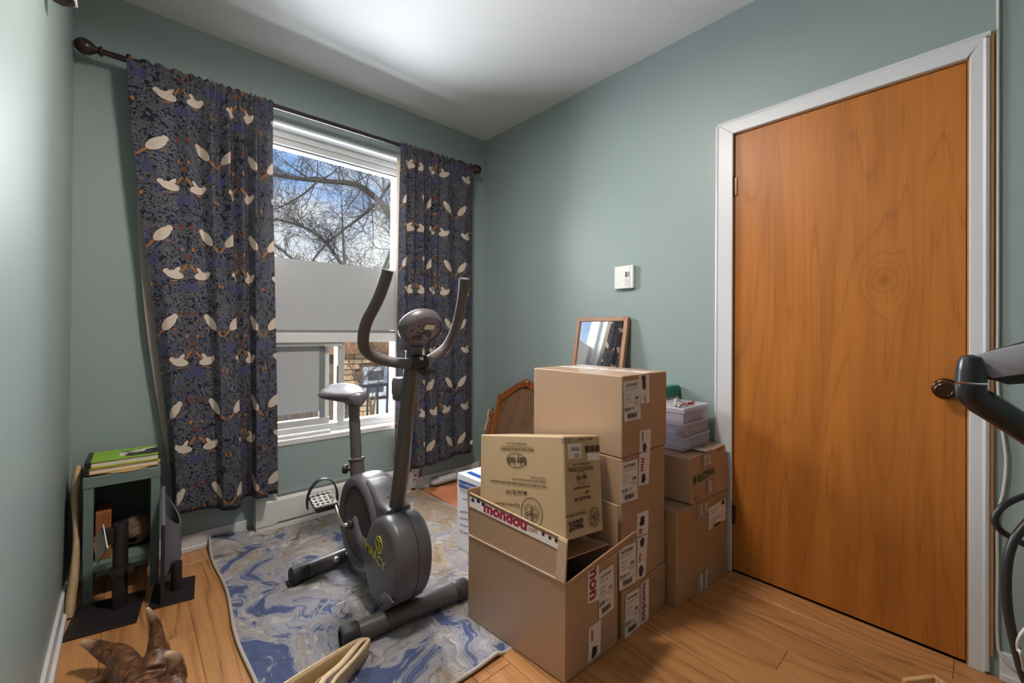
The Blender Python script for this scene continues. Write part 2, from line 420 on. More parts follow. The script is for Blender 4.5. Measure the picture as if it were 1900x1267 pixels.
simple('teal_dark', (.060, .085, .085, 1), .6, var=.1)
simple('paper', (.70, .62, .53, 1), .7, var=.08, vscale=60, bscale=150, bstr=.2)
simple('book_black', (.016, .014, .016, 1), .4, var=.1)
simple('book_yellow', S(190, 140, 30), .45, var=.1)
simple('wicker', S(190, 158, 120), .7, var=.25, vscale=40, bscale=120, bstr=.4)
simple('plastic_slate', (.125, .120, .150, 1), .45, var=.1, bscale=40, bstr=.1)
simple('plastic_slate_dark', (.022, .018, .024, 1), .5, var=.1)
simple('salmon_cloth', S(206, 132, 98), .85, var=.12, vscale=12, bscale=90, bstr=.25)
simple('green_card', S(18, 112, 88), .4, var=.08)
simple('grey_card', (.42, .40, .40, 1), .6, var=.1)
simple('red_plastic', (.32, .035, .04, 1), .35, var=.05)
simple('purple_plastic', (.10, .035, .20, 1), .35, var=.1)
simple('tan_plastic', S(196, 160, 110), .5, var=.1)
simple('bead_cream', S(206, 190, 160), .5, var=.1)
simple('cable_white', (.55, .53, .50, 1), .45, var=.05)
simple('cable_black', (.018, .020, .021, 1), .4, var=.05)
simple('plaster_slab', (.55, .56, .57, 1), .6, var=.08)
simple('brown_knob', S(74, 40, 26), .3, var=.15)
t = NT('mirror_glass'); t.bsdf((.90, .92, .92, 1), .015, 1.)
# book cover: green with dark and white patches
t = NT('book_cover'); v = t.coord(); sp = t.n('ShaderNodeSeparateXYZ'); t.set(sp.inputs[0], v)
n1 = t.noise(v, 16, 1.5, .4); band = t.math('MULTIPLY', t.math('GREATER_THAN', sp.outputs[0], -.015), t.math('LESS_THAN', t.math('ABSOLUTE', t.math('ADD', sp.outputs[1], t.math('MULTIPLY', t.math('SUBTRACT', n1, .5), .12))), .055))
t.bsdf(t.mix(band, S(126, 176, 34), t.mix(t.math('GREATER_THAN', t.noise(v, 20, 1, .4), .52), S(212, 204, 186), S(34, 30, 30))), .35)
# rug: swirled blue, cream and tan pile
t = NT('rug_pile'); v = t.coord(scale=(1, 1, 0)); w1 = t.n('ShaderNodeTexNoise', {'Scale': 2.4, 'Detail': 3.}); t.set(w1.inputs['Vector'], v)
vm = t.n('ShaderNodeVectorMath', operation='MULTIPLY_ADD'); t.set(vm.inputs[0], w1.outputs['Color']); vm.inputs[1].default_value = (.75, .75, 0); t.set(vm.inputs[2], v); wv = vm.outputs[0]
sp = t.n('ShaderNodeSeparateXYZ'); t.set(sp.inputs[0], v)
blo = t.noise(wv, 4.6, 9, .70, .6); fine = t.noise(wv, 17, 9, .74, .9)
mpv = t.n('ShaderNodeMapping', {'Location': (3.3, 7.1, 0)}); t.set(mpv.inputs[0], wv); tanf = t.noise(mpv.outputs[0], 4.2, 9, .70, .8)
mpk = t.n('ShaderNodeMapping', {'Location': (9.3, 2.1, 0)}); t.set(mpk.inputs[0], wv); drk = t.noise(mpk.outputs[0], 6.5, 9, .72, .8)
# the print is bluer towards one side and the front, creamier towards the window
grad = t.math('ADD', t.math('ADD', t.math('MULTIPLY', sp.outputs[0], -.115), t.math('MULTIPLY', sp.outputs[1], -.045)), 0.)
c = t.mix(t.ramp(fine, [(.40, (0, 0, 0, 1)), (.58, (1, 1, 1, 1))]), S(222, 214, 206), S(140, 134, 136))
c = t.mix(t.ramp(t.math('SUBTRACT', tanf, grad), [(.50, (0, 0, 0, 1)), (.585, (.9, .9, .9, 1))]), c, t.mix(t.ramp(fine, [(.35, (0, 0, 0, 1)), (.62, (1, 1, 1, 1))]), S(128, 100, 76), S(202, 178, 146)))
c = t.mix(t.ramp(t.math('ADD', blo, grad), [(.47, (0, 0, 0, 1)), (.55, (.6, .6, .6, 1)), (.62, (.95, .95, .95, 1))]), c, t.mix(t.ramp(fine, [(.38, (0, 0, 0, 1)), (.58, (1, 1, 1, 1))]), S(96, 108, 148), S(190, 190, 202)))
c = t.mix(t.ramp(t.math('ADD', blo, grad), [(.57, (0, 0, 0, 1)), (.60, (1, 1, 1, 1))]), c, t.mix(fine, S(48, 62, 104), S(112, 126, 168)))
c = t.mix(t.ramp(drk, [(.585, (0, 0, 0, 1)), (.65, (.8, .8, .8, 1))]), c, S(84, 72, 66))
pile = t.noise(v, 260, 3, .7)
c = t.mix(t.ramp(pile, [(.35, (.35, .35, .35, 1)), (.6, (0, 0, 0, 1))]), c, (.10, .10, .12, 1))
t.bsdf(c, .95, 0, t.bump(t.math('ADD', t.math('MULTIPLY', pile, .6), t.math('MULTIPLY', fine, 1.)), .9, .009), Specular_IOR_Level=.1)
simple('rug_binding', S(176, 166, 156), .85, var=.08, bscale=160, bstr=.3)
# antler, pod, nest
t = NT('antler'); v = t.coord(); st = t.noise(t.coord(scale=(26, 26, 26)), 2.2, 5, .65, .8)
tip = t.n('ShaderNodeAttribute', attribute_name='tip'); pat = t.ramp(st, [(.34, S(52, 30, 18)), (.55, S(104, 68, 42)), (.75, S(160, 112, 74))])
t.bsdf(t.mix(tip.outputs['Fac'], pat, S(204, 172, 142)), .38, 0, t.bump(t.noise(v, 50, 5), .35, .004))
t = NT('pod_shell'); v = t.coord(scale=(1, 1, 1)); st = t.noise(t.coord(scale=(30, 6, 30)), 3, 4)
pc = t.n('ShaderNodeAttribute', attribute_name='hollow')
t.bsdf(t.mix(pc.outputs['Fac'], t.mix(st, S(190, 160, 122), S(222, 200, 166)), t.mix(t.noise(v, 14), S(136, 112, 74), S(190, 150, 50))), .5, 0, t.bump(st, .2, .003))
t = NT('nest'); v = t.coord(); st = t.noise(v, 60, 6, .7, 2.); t.bsdf(t.mix(st, S(92, 72, 54), S(186, 160, 132)), .95, 0, t.bump(st, 1., .01))
# outdoors
t = NT('bark'); v = t.coord(); st = t.noise(v, 9, 4); t.bsdf(t.mix(st, (.030, .024, .020, 1), (.12, .098, .080, 1)), .9)
t = NT('twig_brown'); v = t.coord(); st = t.noise(v, 9, 4); t.bsdf(t.mix(st, (.07, .05, .035, 1), (.20, .14, .09, 1)), .9)
t = NT('stone_tan'); v = t.coord(); oi = t.n('ShaderNodeObjectInfo'); st = t.noise(v, 7, 5, .7)
cc = t.ramp(oi.outputs['Random'], [(0, S(170, 132, 96)), (.35, S(204, 172, 132)), (.7, S(214, 188, 152)), (1, S(180, 150, 116))])
t.bsdf(t.mix(t.math('MULTIPLY', st, .5), cc, S(140, 108, 78)), .9, 0, t.bump(st, .5, .03))
simple('mortar', S(120, 100, 80), .95)
simple('roof_brown', S(150, 112, 80), .9, var=.3, vscale=3)
simple('snow_deck', (.62, .63, .64, 1), .8, var=.08)
simple('street', (.30, .30, .31, 1), .9, var=.1)
simple('pane_dark', (.08, .09, .10, 1), .15, var=.1)

# ------------------------------------------------------------------ room shell
XL, YF, H = -2.279, -3.9, 2.611
WX0, WX1, WZ0, WZ1 = -1.62, -.668, .477, 2.276       # window opening in the back wall
T = .22
bm = B(); box(bm, (XL - .15, YF - .15, -.12), (.15, T, -.014)); floor = struct('floor', bm, 'mortar')
# planks run along the door wall
full = None; k = 0; PWD, PL = .127, 1.22
nx = int(math.ceil((0 - XL) / PWD))
for i in range(nx):
    x1 = 0 - i * PWD; x0 = max(x1 - PWD, XL); y = -[.15, .72, .38, .98, .55, .05, .84][i % 7] - .0
    ys = [0.0]
    while y > YF: ys.append(y); y -= PL
    ys.append(YF)
    for a_, b_ in zip(ys, ys[1:]):
        L = a_ - b_
        if L < .02: continue
        bm = B(); g_ = .0006
        box(bm, (x0 + g_, b_ + g_, -.014), (x1 - g_, a_ - g_, 0), .0007, 1)
        o = obj('plank', bm, 'floor_wood', loc=((x0 + x1) / 2, (a_ + b_) / 2, 0)); o.parent = floor
bm = B(); box(bm, (XL - .15, YF - .15, H), (.15, T, H + .12)); struct('ceiling', bm, 'ceiling_white')
bm = B()
box(bm, (XL - .15, 0, -.12), (WX0, T, H + .1)); box(bm, (WX1, 0, -.12), (.15, T, H + .1))
box(bm, (WX0, 0, WZ1), (WX1, T, H + .1)); box(bm, (WX0, 0, -.12), (WX1, T, WZ0 - .03)); struct('wall_back', bm, 'paint_teal')
DY0, DY1, DH = -2.6183, -1.8696, 2.03
bm = B()
box(bm, (0, DY1 + .015, -.12), (.15, T, H + .1)); box(bm, (0, YF - .15, -.12), (.15, DY0 - .015, H + .1)); box(bm, (0, DY0 - .015, DH + .012), (.15, DY1 + .015, H + .1)); box(bm, (.062, DY0 - .015, -.12), (.15, DY1 + .015, DH + .012)); struct('wall_right', bm, 'paint_teal')  # last box added unseen behind the door, stops sky light leaking under it
bm = B(); box(bm, (XL - .15, YF - .15, -.12), (XL, T, H + .1)); struct('wall_left', bm, 'paint_teal')
bm = B(); box(bm, (XL, YF - .15, -.12), (.0, YF, H + .1)); struct('wall_front', bm, 'paint_teal')
# baseboards
def baseboard(name, segs, h=.082, th=.012):
    bm = B()
    for (a, b, axis) in segs:
        for th_, h0, h1 in ((th, .006, h), (th + .010, 0.0, .022)):
            if axis == 'back': box(bm, (a, -th_, h0), (b, 0.0, h1), .003)
            elif axis == 'left': box(bm, (XL, a, h0), (XL + th_, b, h1), .003)
            else: box(bm, (-th_, a, h0), (0.0, b, h1), .003)
    return struct(name, bm, 'trim_white')
baseboard('baseboard_back', [(XL, -1.612, 'back'), (-.607, -.0, 'back')])
baseboard('baseboard_left', [(YF, -.013, 'left')])
baseboard('baseboard_right', [(-1.797, -.013, 'right'), (YF, -2.690, 'right')], h=.088)

# ------------------------------------------------------------------ door and casing
door = struct('door_1', box(B(), (.004, DY0 + .003, .006), (.042, DY1 - .003, DH - .003), .0015), 'door_wood', loc=(0, (DY0 + DY1) / 2, 1.02))
for z0 in (1.786, .262):
    bm = B(); lathe(bm, [(.0075, -.045), (.0075, .045)], (-.004, DY1 + .004, z0), n=10)
    for q in (-.018, 0, .018): lathe(bm, [(.0082, q - .0015), (.0082, q + .0015)], (-.004, DY1 + .004, z0), n=10)
    box(bm, (-.001, DY1 - .016, z0 - .042), (.004, DY1 - .002, z0 + .042), .001)
    lathe(bm, [(.006, .045), (.009, .049), (.004, .056)], (-.004, DY1 + .004, z0), n=10)
    obj('hinge', bm, 'hinge_brass', door)
kc = (0.004, -2.567, .916)
kn = obj('door_knob', lathe(B(), [(.036, 0), (.036, .004), (.031, .009), (.014, .013), (.011, .026), (.014, .032), (.027, .038), (.031, .047), (.030, .055), (.024, .062), (.020, .0635), (.018, .062), (.010, .0625)], kc, (-1, 0, 0), 32), 'bronze', door, smooth=True, autosm=40)
CY0, CY1, CZ1 = -2.672, -1.799, 2.097
def casing(name, pts, bead):
    bm = B(); extrude_poly(bm, [(-.016, y, z) for y, z in pts], (.016, 0, 0), .003, 2)
    tube(bm, [(-.009, y, z) for y, z in bead], .010, 8)
    return struct(name, bm, 'trim_white')
casing('trim_1', [(DY1 - .002, 0), (CY1, 0), (CY1, CZ1), (DY1 - .002, DH + .002)], [(CY1 - .002, 0), (CY1 - .002, CZ1 - .01)])
casing('trim_2', [(DY1 - .002, DH + .002), (CY1, CZ1), (CY0, CZ1), (DY0 + .002, DH + .002)], [(CY1 - .002, CZ1 - .006), (CY0 + .002, CZ1 - .006)])
casing('trim_3', [(DY0 - .004, 0), (DY0 - .004, DH + .002), (CY0 + .012, CZ1), (CY0 + .012, 0)], [(CY0 + .012, .01), (CY0 + .012, CZ1 - .02)])
bm = B(); box(bm, (-.001, DY0 - .016, 0), (.06, DY0 + .001, DH + .002)); box(bm, (-.001, DY1 - .001, 0), (.06, DY1 + .016, DH + .002)); box(bm, (-.001, DY0, DH - .001), (.06, DY1, DH + .013))
struct('trim_4', bm, 'jamb_wood')
# bare wood edge strip beside the right casing
bm = B(); box(bm, (-.011, CY0 - .006, .06), (0, CY0 + .006, CZ1 - .006), .002); struct('trim_5', bm, 'jamb_wood')

# ------------------------------------------------------------------ window
bm = B()
box(bm, (WX0, -.006, WZ0 - .03), (WX1, T, WZ0), .003)                                      # sill board
box(bm, (WX0 - .0, .0, WZ0), (WX0 + .012, T, WZ1)); box(bm, (WX1 - .012, .0, WZ0), (WX1, T, WZ1)); box(bm, (WX0, 0, WZ1 - .012), (WX1, T, WZ1))
win = struct('window_1', bm, 'window_white', loc=(-1.18, .1, WZ0))
X0, X1 = WX0 + .012, WX1 - .012
def wpart(name, lo, hi, m, bev=.002, par=None): return boxo(name, lo, hi, m, par or win, bev)
wpart('head_board', (X0, .080, 2.228), (X1, .20, 2.264), 'window_white'); wpart('head_stop', (X0, .100, 2.190), (X1, .20, 2.226), 'window_white')
wpart('jamb', (X1 - .022, .095, 1.02), (X1, .20, 2.19), 'window_white'); wpart('jamb', (X0, .095, 1.02), (X0 + .03, .20, 2.19), 'window_white')
wpart('frame_seal', (X0, .118, 2.180), (X1, .132, 2.190), 'alu_dark'); wpart('pane', (X0 + .01, .122, 1.10), (X1 - .01, .126, 2.185), 'glass', 0)
wpart('frosted_film', (X0 + .03, .1175, 1.105), (X1 - .022, .1205, 1.528), 'film', 0)
wpart('frame_seal', (X0, .112, 1.088), (X1, .132, 1.104), 'alu_dark')
wpart('transom_bar', (X0, .070, 1.028), (X1, .20, 1.088), 'window_white', .003)
wpart('transom_track', (X0, .085, 1.006), (-1.10, .14, 1.028), 'alu'); wpart('stop_block', (-1.19, .078, 1.000), (-1.08, .14, 1.020), 'alu')
# sliding sash slid to the left, with film
wpart('mullion', (-1.105, .092, .517), (-1.060, .16, 1.028), 'alu', .003)
wpart('sash_stile', (-1.205, .115, .53), (-1.172, .142, 1.01), 'alu_dark'); wpart('sash_stile', (-1.172, .125, .53), (-1.145, .15, 1.01), 'window_white')
wpart('sash_rail', (X0, .112, .522), (-1.145, .145, .560), 'alu'); wpart('pane', (X0, .127, .555), (-1.19, .131, 1.01), 'glass', 0)
wpart('frosted_film', (X0, .120, .60), (-1.205, .1235, 1.005), 'film', 0)
wpart('sill_track', (X0, .085, WZ0 + .0), (X1, .17, .522), 'window_white', .002); wpart('sill_rail', (-1.105, .08, .505), (X1, .10, .527), 'alu', .002)
wpart('jamb', (X1 - .028, .10, .52), (X1, .19, 1.03), 'alu', .002)
wpart('latch', (-1.112, .085, .70), (-1.100, .10, .88), 'alu_dark', .002)
st = boxo('sill_stick', (-1.600, .030, WZ0), (-1.165, .062, WZ0 + .018), 'window_white', bev=.003)
tag(st, 'flat white wooden stick lying on the window sill', 'stick')

# ------------------------------------------------------------------ heater, thermostat
h = thing('baseboard_heater', 'long white electric baseboard heater below the window', 'heater', (-1.115, -.03, .03))
bm = B(); extrude_poly(bm, [(-1.575, 0.0, .040), (-1.575, -.052, .040), (-1.575, -.060, .050), (-1.575, -.060, .165), (-1.575, -.050, .182), (-1.575, -.030, .188), (-1.575, 0.0, .188)], (.905, 0, 0), .002, 1); obj('housing', bm, 'heater_white', h)
bm = B(); extrude_poly(bm, [(-1.582, 0.0, .036), (-1.582, -.058, .036), (-1.582, -.066, .046), (-1.582, -.066, .168), (-1.582, -.054, .187), (-1.582, -.030, .192), (-1.582, 0.0, .192)], (.105, 0, 0), .004, 2); obj('end_cap', bm, 'heater_white', h)
bm = B(); extrude_poly(bm, [(-.735, 0.0, .036), (-.735, -.058, .036), (-.735, -.066, .046), (-.735, -.066, .168), (-.735, -.054, .187), (-.735, -.030, .192), (-.735, 0.0, .192)], (.08, 0, 0), .004, 2); obj('end_cap', bm, 'heater_white', h)
boxo('outlet_grille', (-1.475, -.050, .186), (-.735, -.012, .1905), 'alu_dark', h); boxo('bottom_panel', (-1.578, -.062, .0), (-.66, -.004, .040), 'heater_white', h, .003)
boxo('intake_slot', (-1.475, -.0630, .046), (-.735, -.058, .052), 'alu_dark', h)
th = thing('thermostat', 'small white square wall thermostat beside the door', 'thermostat', (0, -1.295, 1.41))
boxo('body', (-.026, -1.355, 1.350), (0, -1.233, 1.478), 'plastic_white', th, .004)
boxo('control_panel', (-.0285, -1.337, 1.360), (-.024, -1.298, 1.470), 'plastic_white', th, .002)
boxo('display', (-.0292, -1.333, 1.412), (-.0275, -1.308, 1.442), 'lcd', th, 0); boxo('display_mask', (-.0294, -1.316, 1.414), (-.0278, -1.307, 1.440), 'ink_black', th, 0)
for q in range(5): boxo('vent_slot', (-.029, -1.332, 1.368 + q * .008), (-.0278, -1.304, 1.371 + q * .008), 'grey_card', th, 0)
for q in range(14):
    for z0, z1 in ((1.477, 1.4792), (1.3485, 1.3512)): boxo('vent_ridge', (-.020, -1.350 + q * .0083, z0), (-.004, -1.346 + q * .0083, z1), 'grey_card', th, 0)
# ceiling lamp of the room, above and behind the picture
cl = thing('ceiling_lamp', 'round white ceiling lamp in the middle of the room', 'lamp', (-1.45, -1.42, H))
obj('base', lathe(B(), [(.08, 0), (.08, -.02), (.06, -.03)], (-1.45, -1.42, H), n=32), 'plastic_white', cl)
t = NT('lamp_shade'); em = t.n('ShaderNodeEmission', {'Color': (1, .86, .70, 1), 'Strength': 14.0}); t.t.links.new(em.outputs[0], t.out.inputs[0])
obj('shade', lathe(B(), [(.12, -.03), (.145, -.045), (.14, -.075), (.10, -.100), (.045, -.112), (.001, -.115)], (-1.45, -1.42, H), n=32), 'lamp_shade', cl, smooth=True)
light('ceiling_lamp_light', 'AREA', (-1.45, -1.42, H - .125), (0, 0, 0), 34, (1, .90, .79), shape='DISK', size=.24)

# ------------------------------------------------------------------ curtain rod and curtains
RY = -.095
rodz = lambda x: 2.300 + (x + 2.2) * .0105
rod = thing('curtain_rod', 'dark wooden curtain rod with rounded finials above the window', 'curtain rod', (-1.2, RY, rodz(-1.2)))
obj('pole', tube(B(), [(-2.200, RY, rodz(-2.2)), (-.215, RY, rodz(-.215))], .0125, 16), 'rod_dark', rod, smooth=True, autosm=50)
ego = (-2.185, RY, rodz(-2.185))
obj('finial', lathe(B(), [(.013, 0), (.019, -.002), (.021, -.007), (.019, -.012), (.014, -.015), (.0125, -.020), (.016, -.025), (.024, -.034), (.031, -.046), (.0335, -.058), (.031, -.070), (.024, -.081), (.014, -.0885), (.001, -.092)], ego, (1, 0, 0), 28), 'rod_wood', rod, smooth=True)
ego = (-.222, RY, rodz(-.222))
obj('finial', lathe(B(), [(.013, 0), (.020, .002), (.021, .007), (.017, .013), (.0135, .020), (.017, .028), (.026, .038), (.032, .052), (.034, .066), (.031, .082), (.023, .094), (.012, .101), (.001, .103)], ego, (1, 0, 0), 28), 'rod_wood', rod, smooth=True)
for bx in (-2.06, -.30):
    bm = B(); box(bm, (bx - .006, RY, rodz(bx) - .026), (bx + .006, -.006, rodz(bx) - .014), .002); box(bm, (bx - .012, -.008, rodz(bx) - .055), (bx + .012, 0, rodz(bx) + .01), .002); obj('bracket', bm, 'rod_dark', rod)

def pinterp(kn, t):
    """piecewise cosine-eased interpolation over knots (t, x, y)"""
    for a, b in zip(kn, kn[1:]):
        if t <= b[0] + 1e-9:
            f = (t - a[0]) / (b[0] - a[0]); s = f * f * (3 - 2 * f)
            return a[1] + (b[1] - a[1]) * (f * .6 + s * .4), a[2] + (b[2] - a[2]) * s
    return kn[-1][1], kn[-1][2]
def curtain_sheet(top, bot, z_bot, NU=220, NV=70, dy=0., edge=None, ztop=None, pinch=True):
    """cloth hanging between a gathered top line and a folded bottom line; returns bmesh with a 'cloth' uv"""
    bm = B(); uvl = bm.loops.layers.uv.new('cloth'); rows = []; uvs = []
    if pinch: top = [(x, RY - .012 + (y - RY + .012) * 1.45) for x, y in top]
    n = len(top); kt = [(i / (n - 1),) + p for i, p in enumerate(top)]; kb = [(i / (n - 1),) + p for i, p in enumerate(bot)]
    # cloth width coordinate from the mean line
    us = [0.]; prev = None
    for i in range(NU + 1):
        t_ = i / NU; a = pinterp(kt, t_); b = pinterp(kb, t_); p = Vector(((a[0] + b[0]) / 2, (a[1] + b[1]) / 2, 0))
        if prev is not None: us.append(us[-1] + (p - prev).length * 1.22)
        prev = p
    for j in range(NV + 1):
        v = j / NV; r = []; ru = []
        for i in range(NU + 1):
            t_ = i / NU; a = pinterp(kt, t_); b = pinterp(kb, t_); w = min(1, v * 1.0); w = w * w * (3 - 2 * w) * .5 + w * .5
            x = a[0] + (b[0] - a[0]) * w; y = a[1] + (b[1] - a[1]) * w
            zt = (ztop(x) if ztop else rodz(x)) + .016; zb = z_bot(t_)
            z = zt + (zb - zt) * v
            if pinch:
                if v < .05: y = RY - .0155 + (y - RY) * (v / .05) * .35 + .006 * math.sin(t_ * 170 + 2 * math.sin(t_ * 31)) * (.3 + v * 8)
                elif v < .14: q = (v - .05) / .09; y = (RY - .0155 + (y - RY) * .35) * (1 - q) + y * q
                z += .006 * math.sin(t_ * 120 + 3 * math.sin(t_ * 17)) * max(0, 1 - v * 18)
            y += .004 * noise.noise((t_ * 5, v * 6, 3)) + dy
            if edge: x += edge(t_, v)
            y = min(y, -.0185)
            r.append(bm.verts.new((x, y, z))); ru.append((us[i], -v * (rodz(x) - zb)))
        rows.append(r); uvs.append(ru)
    for j in range(NV):
        for i in range(NU):
            f = bm.faces.new((rows[j][i], rows[j + 1][i], rows[j + 1][i + 1], rows[j][i + 1]))
            for lp, (a, b) in zip(f.loops, ((j, i), (j + 1, i), (j + 1, i + 1), (j, i + 1))): lp[uvl].uv = (uvs[a][b][0] + .37, uvs[a][b][1] + 8.)
    return bm
def curtain(label, top, bot, zb, lin_top, lin_bot, lzb, ledge, cx):
    c = thing('curtain', label, 'curtain', (cx, RY, .24), 'printed curtains on the window rod')
    o = obj('panel', curtain_sheet(top, bot, zb), 'curtain_print', c, smooth=True)
    md = o.modifiers.new('thick', 'SOLIDIFY'); md.thickness = .0016; md.offset = 0
    o = obj('lining', curtain_sheet(lin_top, lin_bot, lzb, 60, 30, edge=ledge, ztop=lambda x: rodz(x) - .06, pinch=False), 'lining', c, smooth=True)
    md = o.modifiers.new('thick', 'SOLIDIFY'); md.thickness = .0012; md.offset = 0
    return c
top = [(-2.112, -.100), (-2.02, -.108), (-1.95, -.098), (-1.895, -.118), (-1.855, -.088), (-1.805, -.120), (-1.775, -.080), (-1.735, -.122), (-1.712, -.082), (-1.670, -.124), (-1.648, -.080), (-1.610, -.122), (-1.588, -.085), (-1.555, -.115), (-1.530, -.10)]
bot = [(-1.928, -.085), (-1.915, -.120), (-1.870, -.112), (-1.800, -.104), (-1.760, -.108), (-1.735, -.150), (-1.690, -.168), (-1.660, -.140), (-1.652, -.070), (-1.625, -.060), (-1.606, -.090), (-1.596, -.150), (-1.545, -.150), (-1.528, -.085), (-1.482, -.090)]
curtain('dark printed curtain with pale birds hanging left of the window', top, bot, lambda t: .222 + .012 * math.sin(t * 9 + 1),
        [(-2.105, -.050), (-1.95, -.044), (-1.75, -.044), (-1.535, -.046)], [(-1.935, -.045), (-1.80, -.038), (-1.65, -.036), (-1.49, -.038)], lambda t: .30, lambda t, v: -.030 * math.sin(PI * min(1, max(0, v - .25) / .70)) * max(0, 1 - t * 3), -1.8)
top = [(-.786, -.100), (-.752, -.122), (-.725, -.080), (-.692, -.124), (-.660, -.078), (-.630, -.124), (-.602, -.080), (-.572, -.124), (-.548, -.080), (-.515, -.126), (-.492, -.088), (-.430, -.112), (-.350, -.098), (-.270, -.110), (-.196, -.100)]
bot = [(-.790, -.070), (-.760, -.130), (-.715, -.150), (-.690, -.075), (-.660, -.140), (-.615, -.155), (-.596, -.070), (-.560, -.145), (-.510, -.150), (-.494, -.066), (-.462, -.130), (-.400, -.125), (-.330, -.095), (-.260, -.115), (-.186, -.090)]
curtain('dark printed curtain with pale birds hanging beside the room corner', top, bot, lambda t: .180 + .026 * min(1, t * 1.3) + .006 * math.sin(t * 23),
        [(-.78, -.046), (-.6, -.044), (-.4, -.044), (-.21, -.050)], [(-.78, -.038), (-.6, -.036), (-.4, -.036), (-.20, -.040)], lambda t: .27, lambda t, v: 0, -.49)
boxo('care_tag', (-.200, -.098, .262), (-.176, -.0965, .292), 'label_white', [o for o in bpy.data.objects if o.name.startswith('curtain.')][0])

# ------------------------------------------------------------------ rug
RC = [(-1.772, -.035), (-.615, -.035), (-.560, -1.60), (-1.850, -1.60)]      # placeholder quad, edited below
def rug_pt(s, t):
    a = Vector((-1.776, -.020)); b = Vector((-.600, -.052)); c = Vector((-.545, -1.560)); d = Vector((-1.806, -1.545))
    p = (a * (1 - s) + b * s) * (1 - t) + (d * (1 - s) + c * s) * t
    x, y = p.x, p.y
    z = .012 + .004 * (noise.noise((x * 3, y * 3, 0)) + .5)
    z += .040 * math.exp(-((s / .17) ** 2 + (t / .055) ** 2))                               # corner ridden up on the baseboard
    z += .018 * math.exp(-(((x + 1.33) * .55 + (y + 1.40) * .83) / .05) ** 2) * math.exp(-((x + 1.32) / .22) ** 2)   # ruck by the front foot
    ox = max(-1.122 - x, x + .455, 0); oy = max(-1.80 - y, y + 1.312, 0); f = min(1, math.hypot(ox, oy) / .03); z = .0018 + (z - .0018) * f      # pressed flat under the boxes
    x += .008 * math.sin(y * 9); y += .004 * math.sin(x * 11)
    return Vector((x, y, z))
NU, NV = 120, 150
bm = B(); g_ = [[bm.verts.new(rug_pt(i / NU, j / NV)) for i in range(NU + 1)] for j in range(NV + 1)]
lo_ = [[bm.verts.new(Vector((v.co.x, v.co.y, max(.0005, v.co.z - .0105)))) for v in r] for r in g_]
for j in range(NV):
    for i in range(NU):
        bm.faces.new((g_[j][i], g_[j][i + 1], g_[j + 1][i + 1], g_[j + 1][i])); bm.faces.new((lo_[j][i], lo_[j + 1][i], lo_[j + 1][i + 1], lo_[j][i + 1]))
for i in range(NU):
    for j in (0, NV): bm.faces.new((g_[j][i], lo_[j][i], lo_[j][i + 1], g_[j][i + 1]))
for j in range(NV):
    for i in (0, NU): bm.faces.new((g_[j][i], g_[j + 1][i], lo_[j + 1][i], lo_[j][i]))
rug = thing('area_rug', 'blue, cream and tan swirled area rug under the exercise bike', 'rug', (-1.2, -.8, 0))
obj('pile', bm, 'rug_pile', rug, smooth=True, autosm=50)
ring = [rug_pt(i / 60, 0) for i in range(60)] + [rug_pt(1, j / 80) for j in range(80)] + [rug_pt(1 - i / 60, 1) for i in range(60)] + [rug_pt(0, 1 - j / 80) for j in range(80)]
obj('binding', tube(B(), [p - Vector((0, 0, .004)) for p in ring], .0062, 8, closed=True), 'rug_binding', rug, smooth=True)
boxo('thread_scrap', fl(631, 1120, .016) - Vector((.014, .002, 0)), fl(631, 1120, .016) + Vector((.014, .002, .002)), 'label_white')
tag(bpy.data.objects['thread_scrap'], 'tiny white paper scrap on the blue part of the rug', 'scrap')

# ------------------------------------------------------------------ exercise bike
BX = -1.31
bike = thing('exercise_bike', 'dark grey upright exercise bike standing on the rug', 'exercise bike', (BX, -.95, .014))
P = lambda y, z, x=BX: Vector((x, y, z))
def btube(name, pts, r, m, n=16, sub=8, flat=None, par=None):
    return obj(name, tube(B(), curve(pts, sub) if sub else pts, r, n, flat=flat), m, par or bike, smooth=True, autosm=50)
fz = .052
ff = btube('front_foot', [(-1.520, -1.192, fz), (-1.085, -1.228, fz)], .034, 'bike_tube', 20, 0)
d = Vector((.435, -.036, 0)).normalized()
for p, s in ((Vector((-1.520, -1.192, fz)), -1), (Vector((-1.085, -1.228, fz)), 1)):
    bm = B(); lathe(bm, [(.0365, -.028), (.039, -.022), (.039, .024), (.036, .030), (.026, .031), (.024, .020)], p, d * s, 20)
    q = p + d * s * .004; box(bm, q - Vector((.026, .020, .038)), q + Vector((.026, .020, -.022)), .003)
    obj('foot_cap', bm, 'rubber', ff, smooth=True, autosm=40)
for q in (.28, .42, .60, .76):
    c = Vector((-1.520, -1.192, fz)) + d * (.435 * q) + Vector((-.004, -.034, .004)); obj('bolt', lathe(B(), [(.006, 0), (.006, .002), (.003, .004)], c, (0, -1, 0), 10), 'bike_tube', ff)
rf = btube('rear_foot', [(-1.565, -.674, fz), (-1.075, -.628, fz)], .031, 'bike_tube', 20, 0)
d2 = Vector((.49, .046, 0)).normalized()
for p, s in ((Vector((-1.555, -.673, fz)), -1), (Vector((-1.085, -.629, fz)), 1)):
    bm = B(); lathe(bm, [(.034, -.055), (.0355, -.050), (.0355, .012), (.031, .017), (.012, .018)], p, d2 * s, 20); q = p
    box(bm, q - Vector((.030, .020, .038)), q + Vector((.030, .020, -.022)), .003); obj('foot_cap', bm, 'rubber', rf, smooth=True, autosm=40)
obj('bolt', lathe(B(), [(.013, 0), (.013, .003), (.008, .007), (.003, .008)], Vector((-1.385, -.690, .066)), (-.1, -1, .25), 12), 'steel', rf)
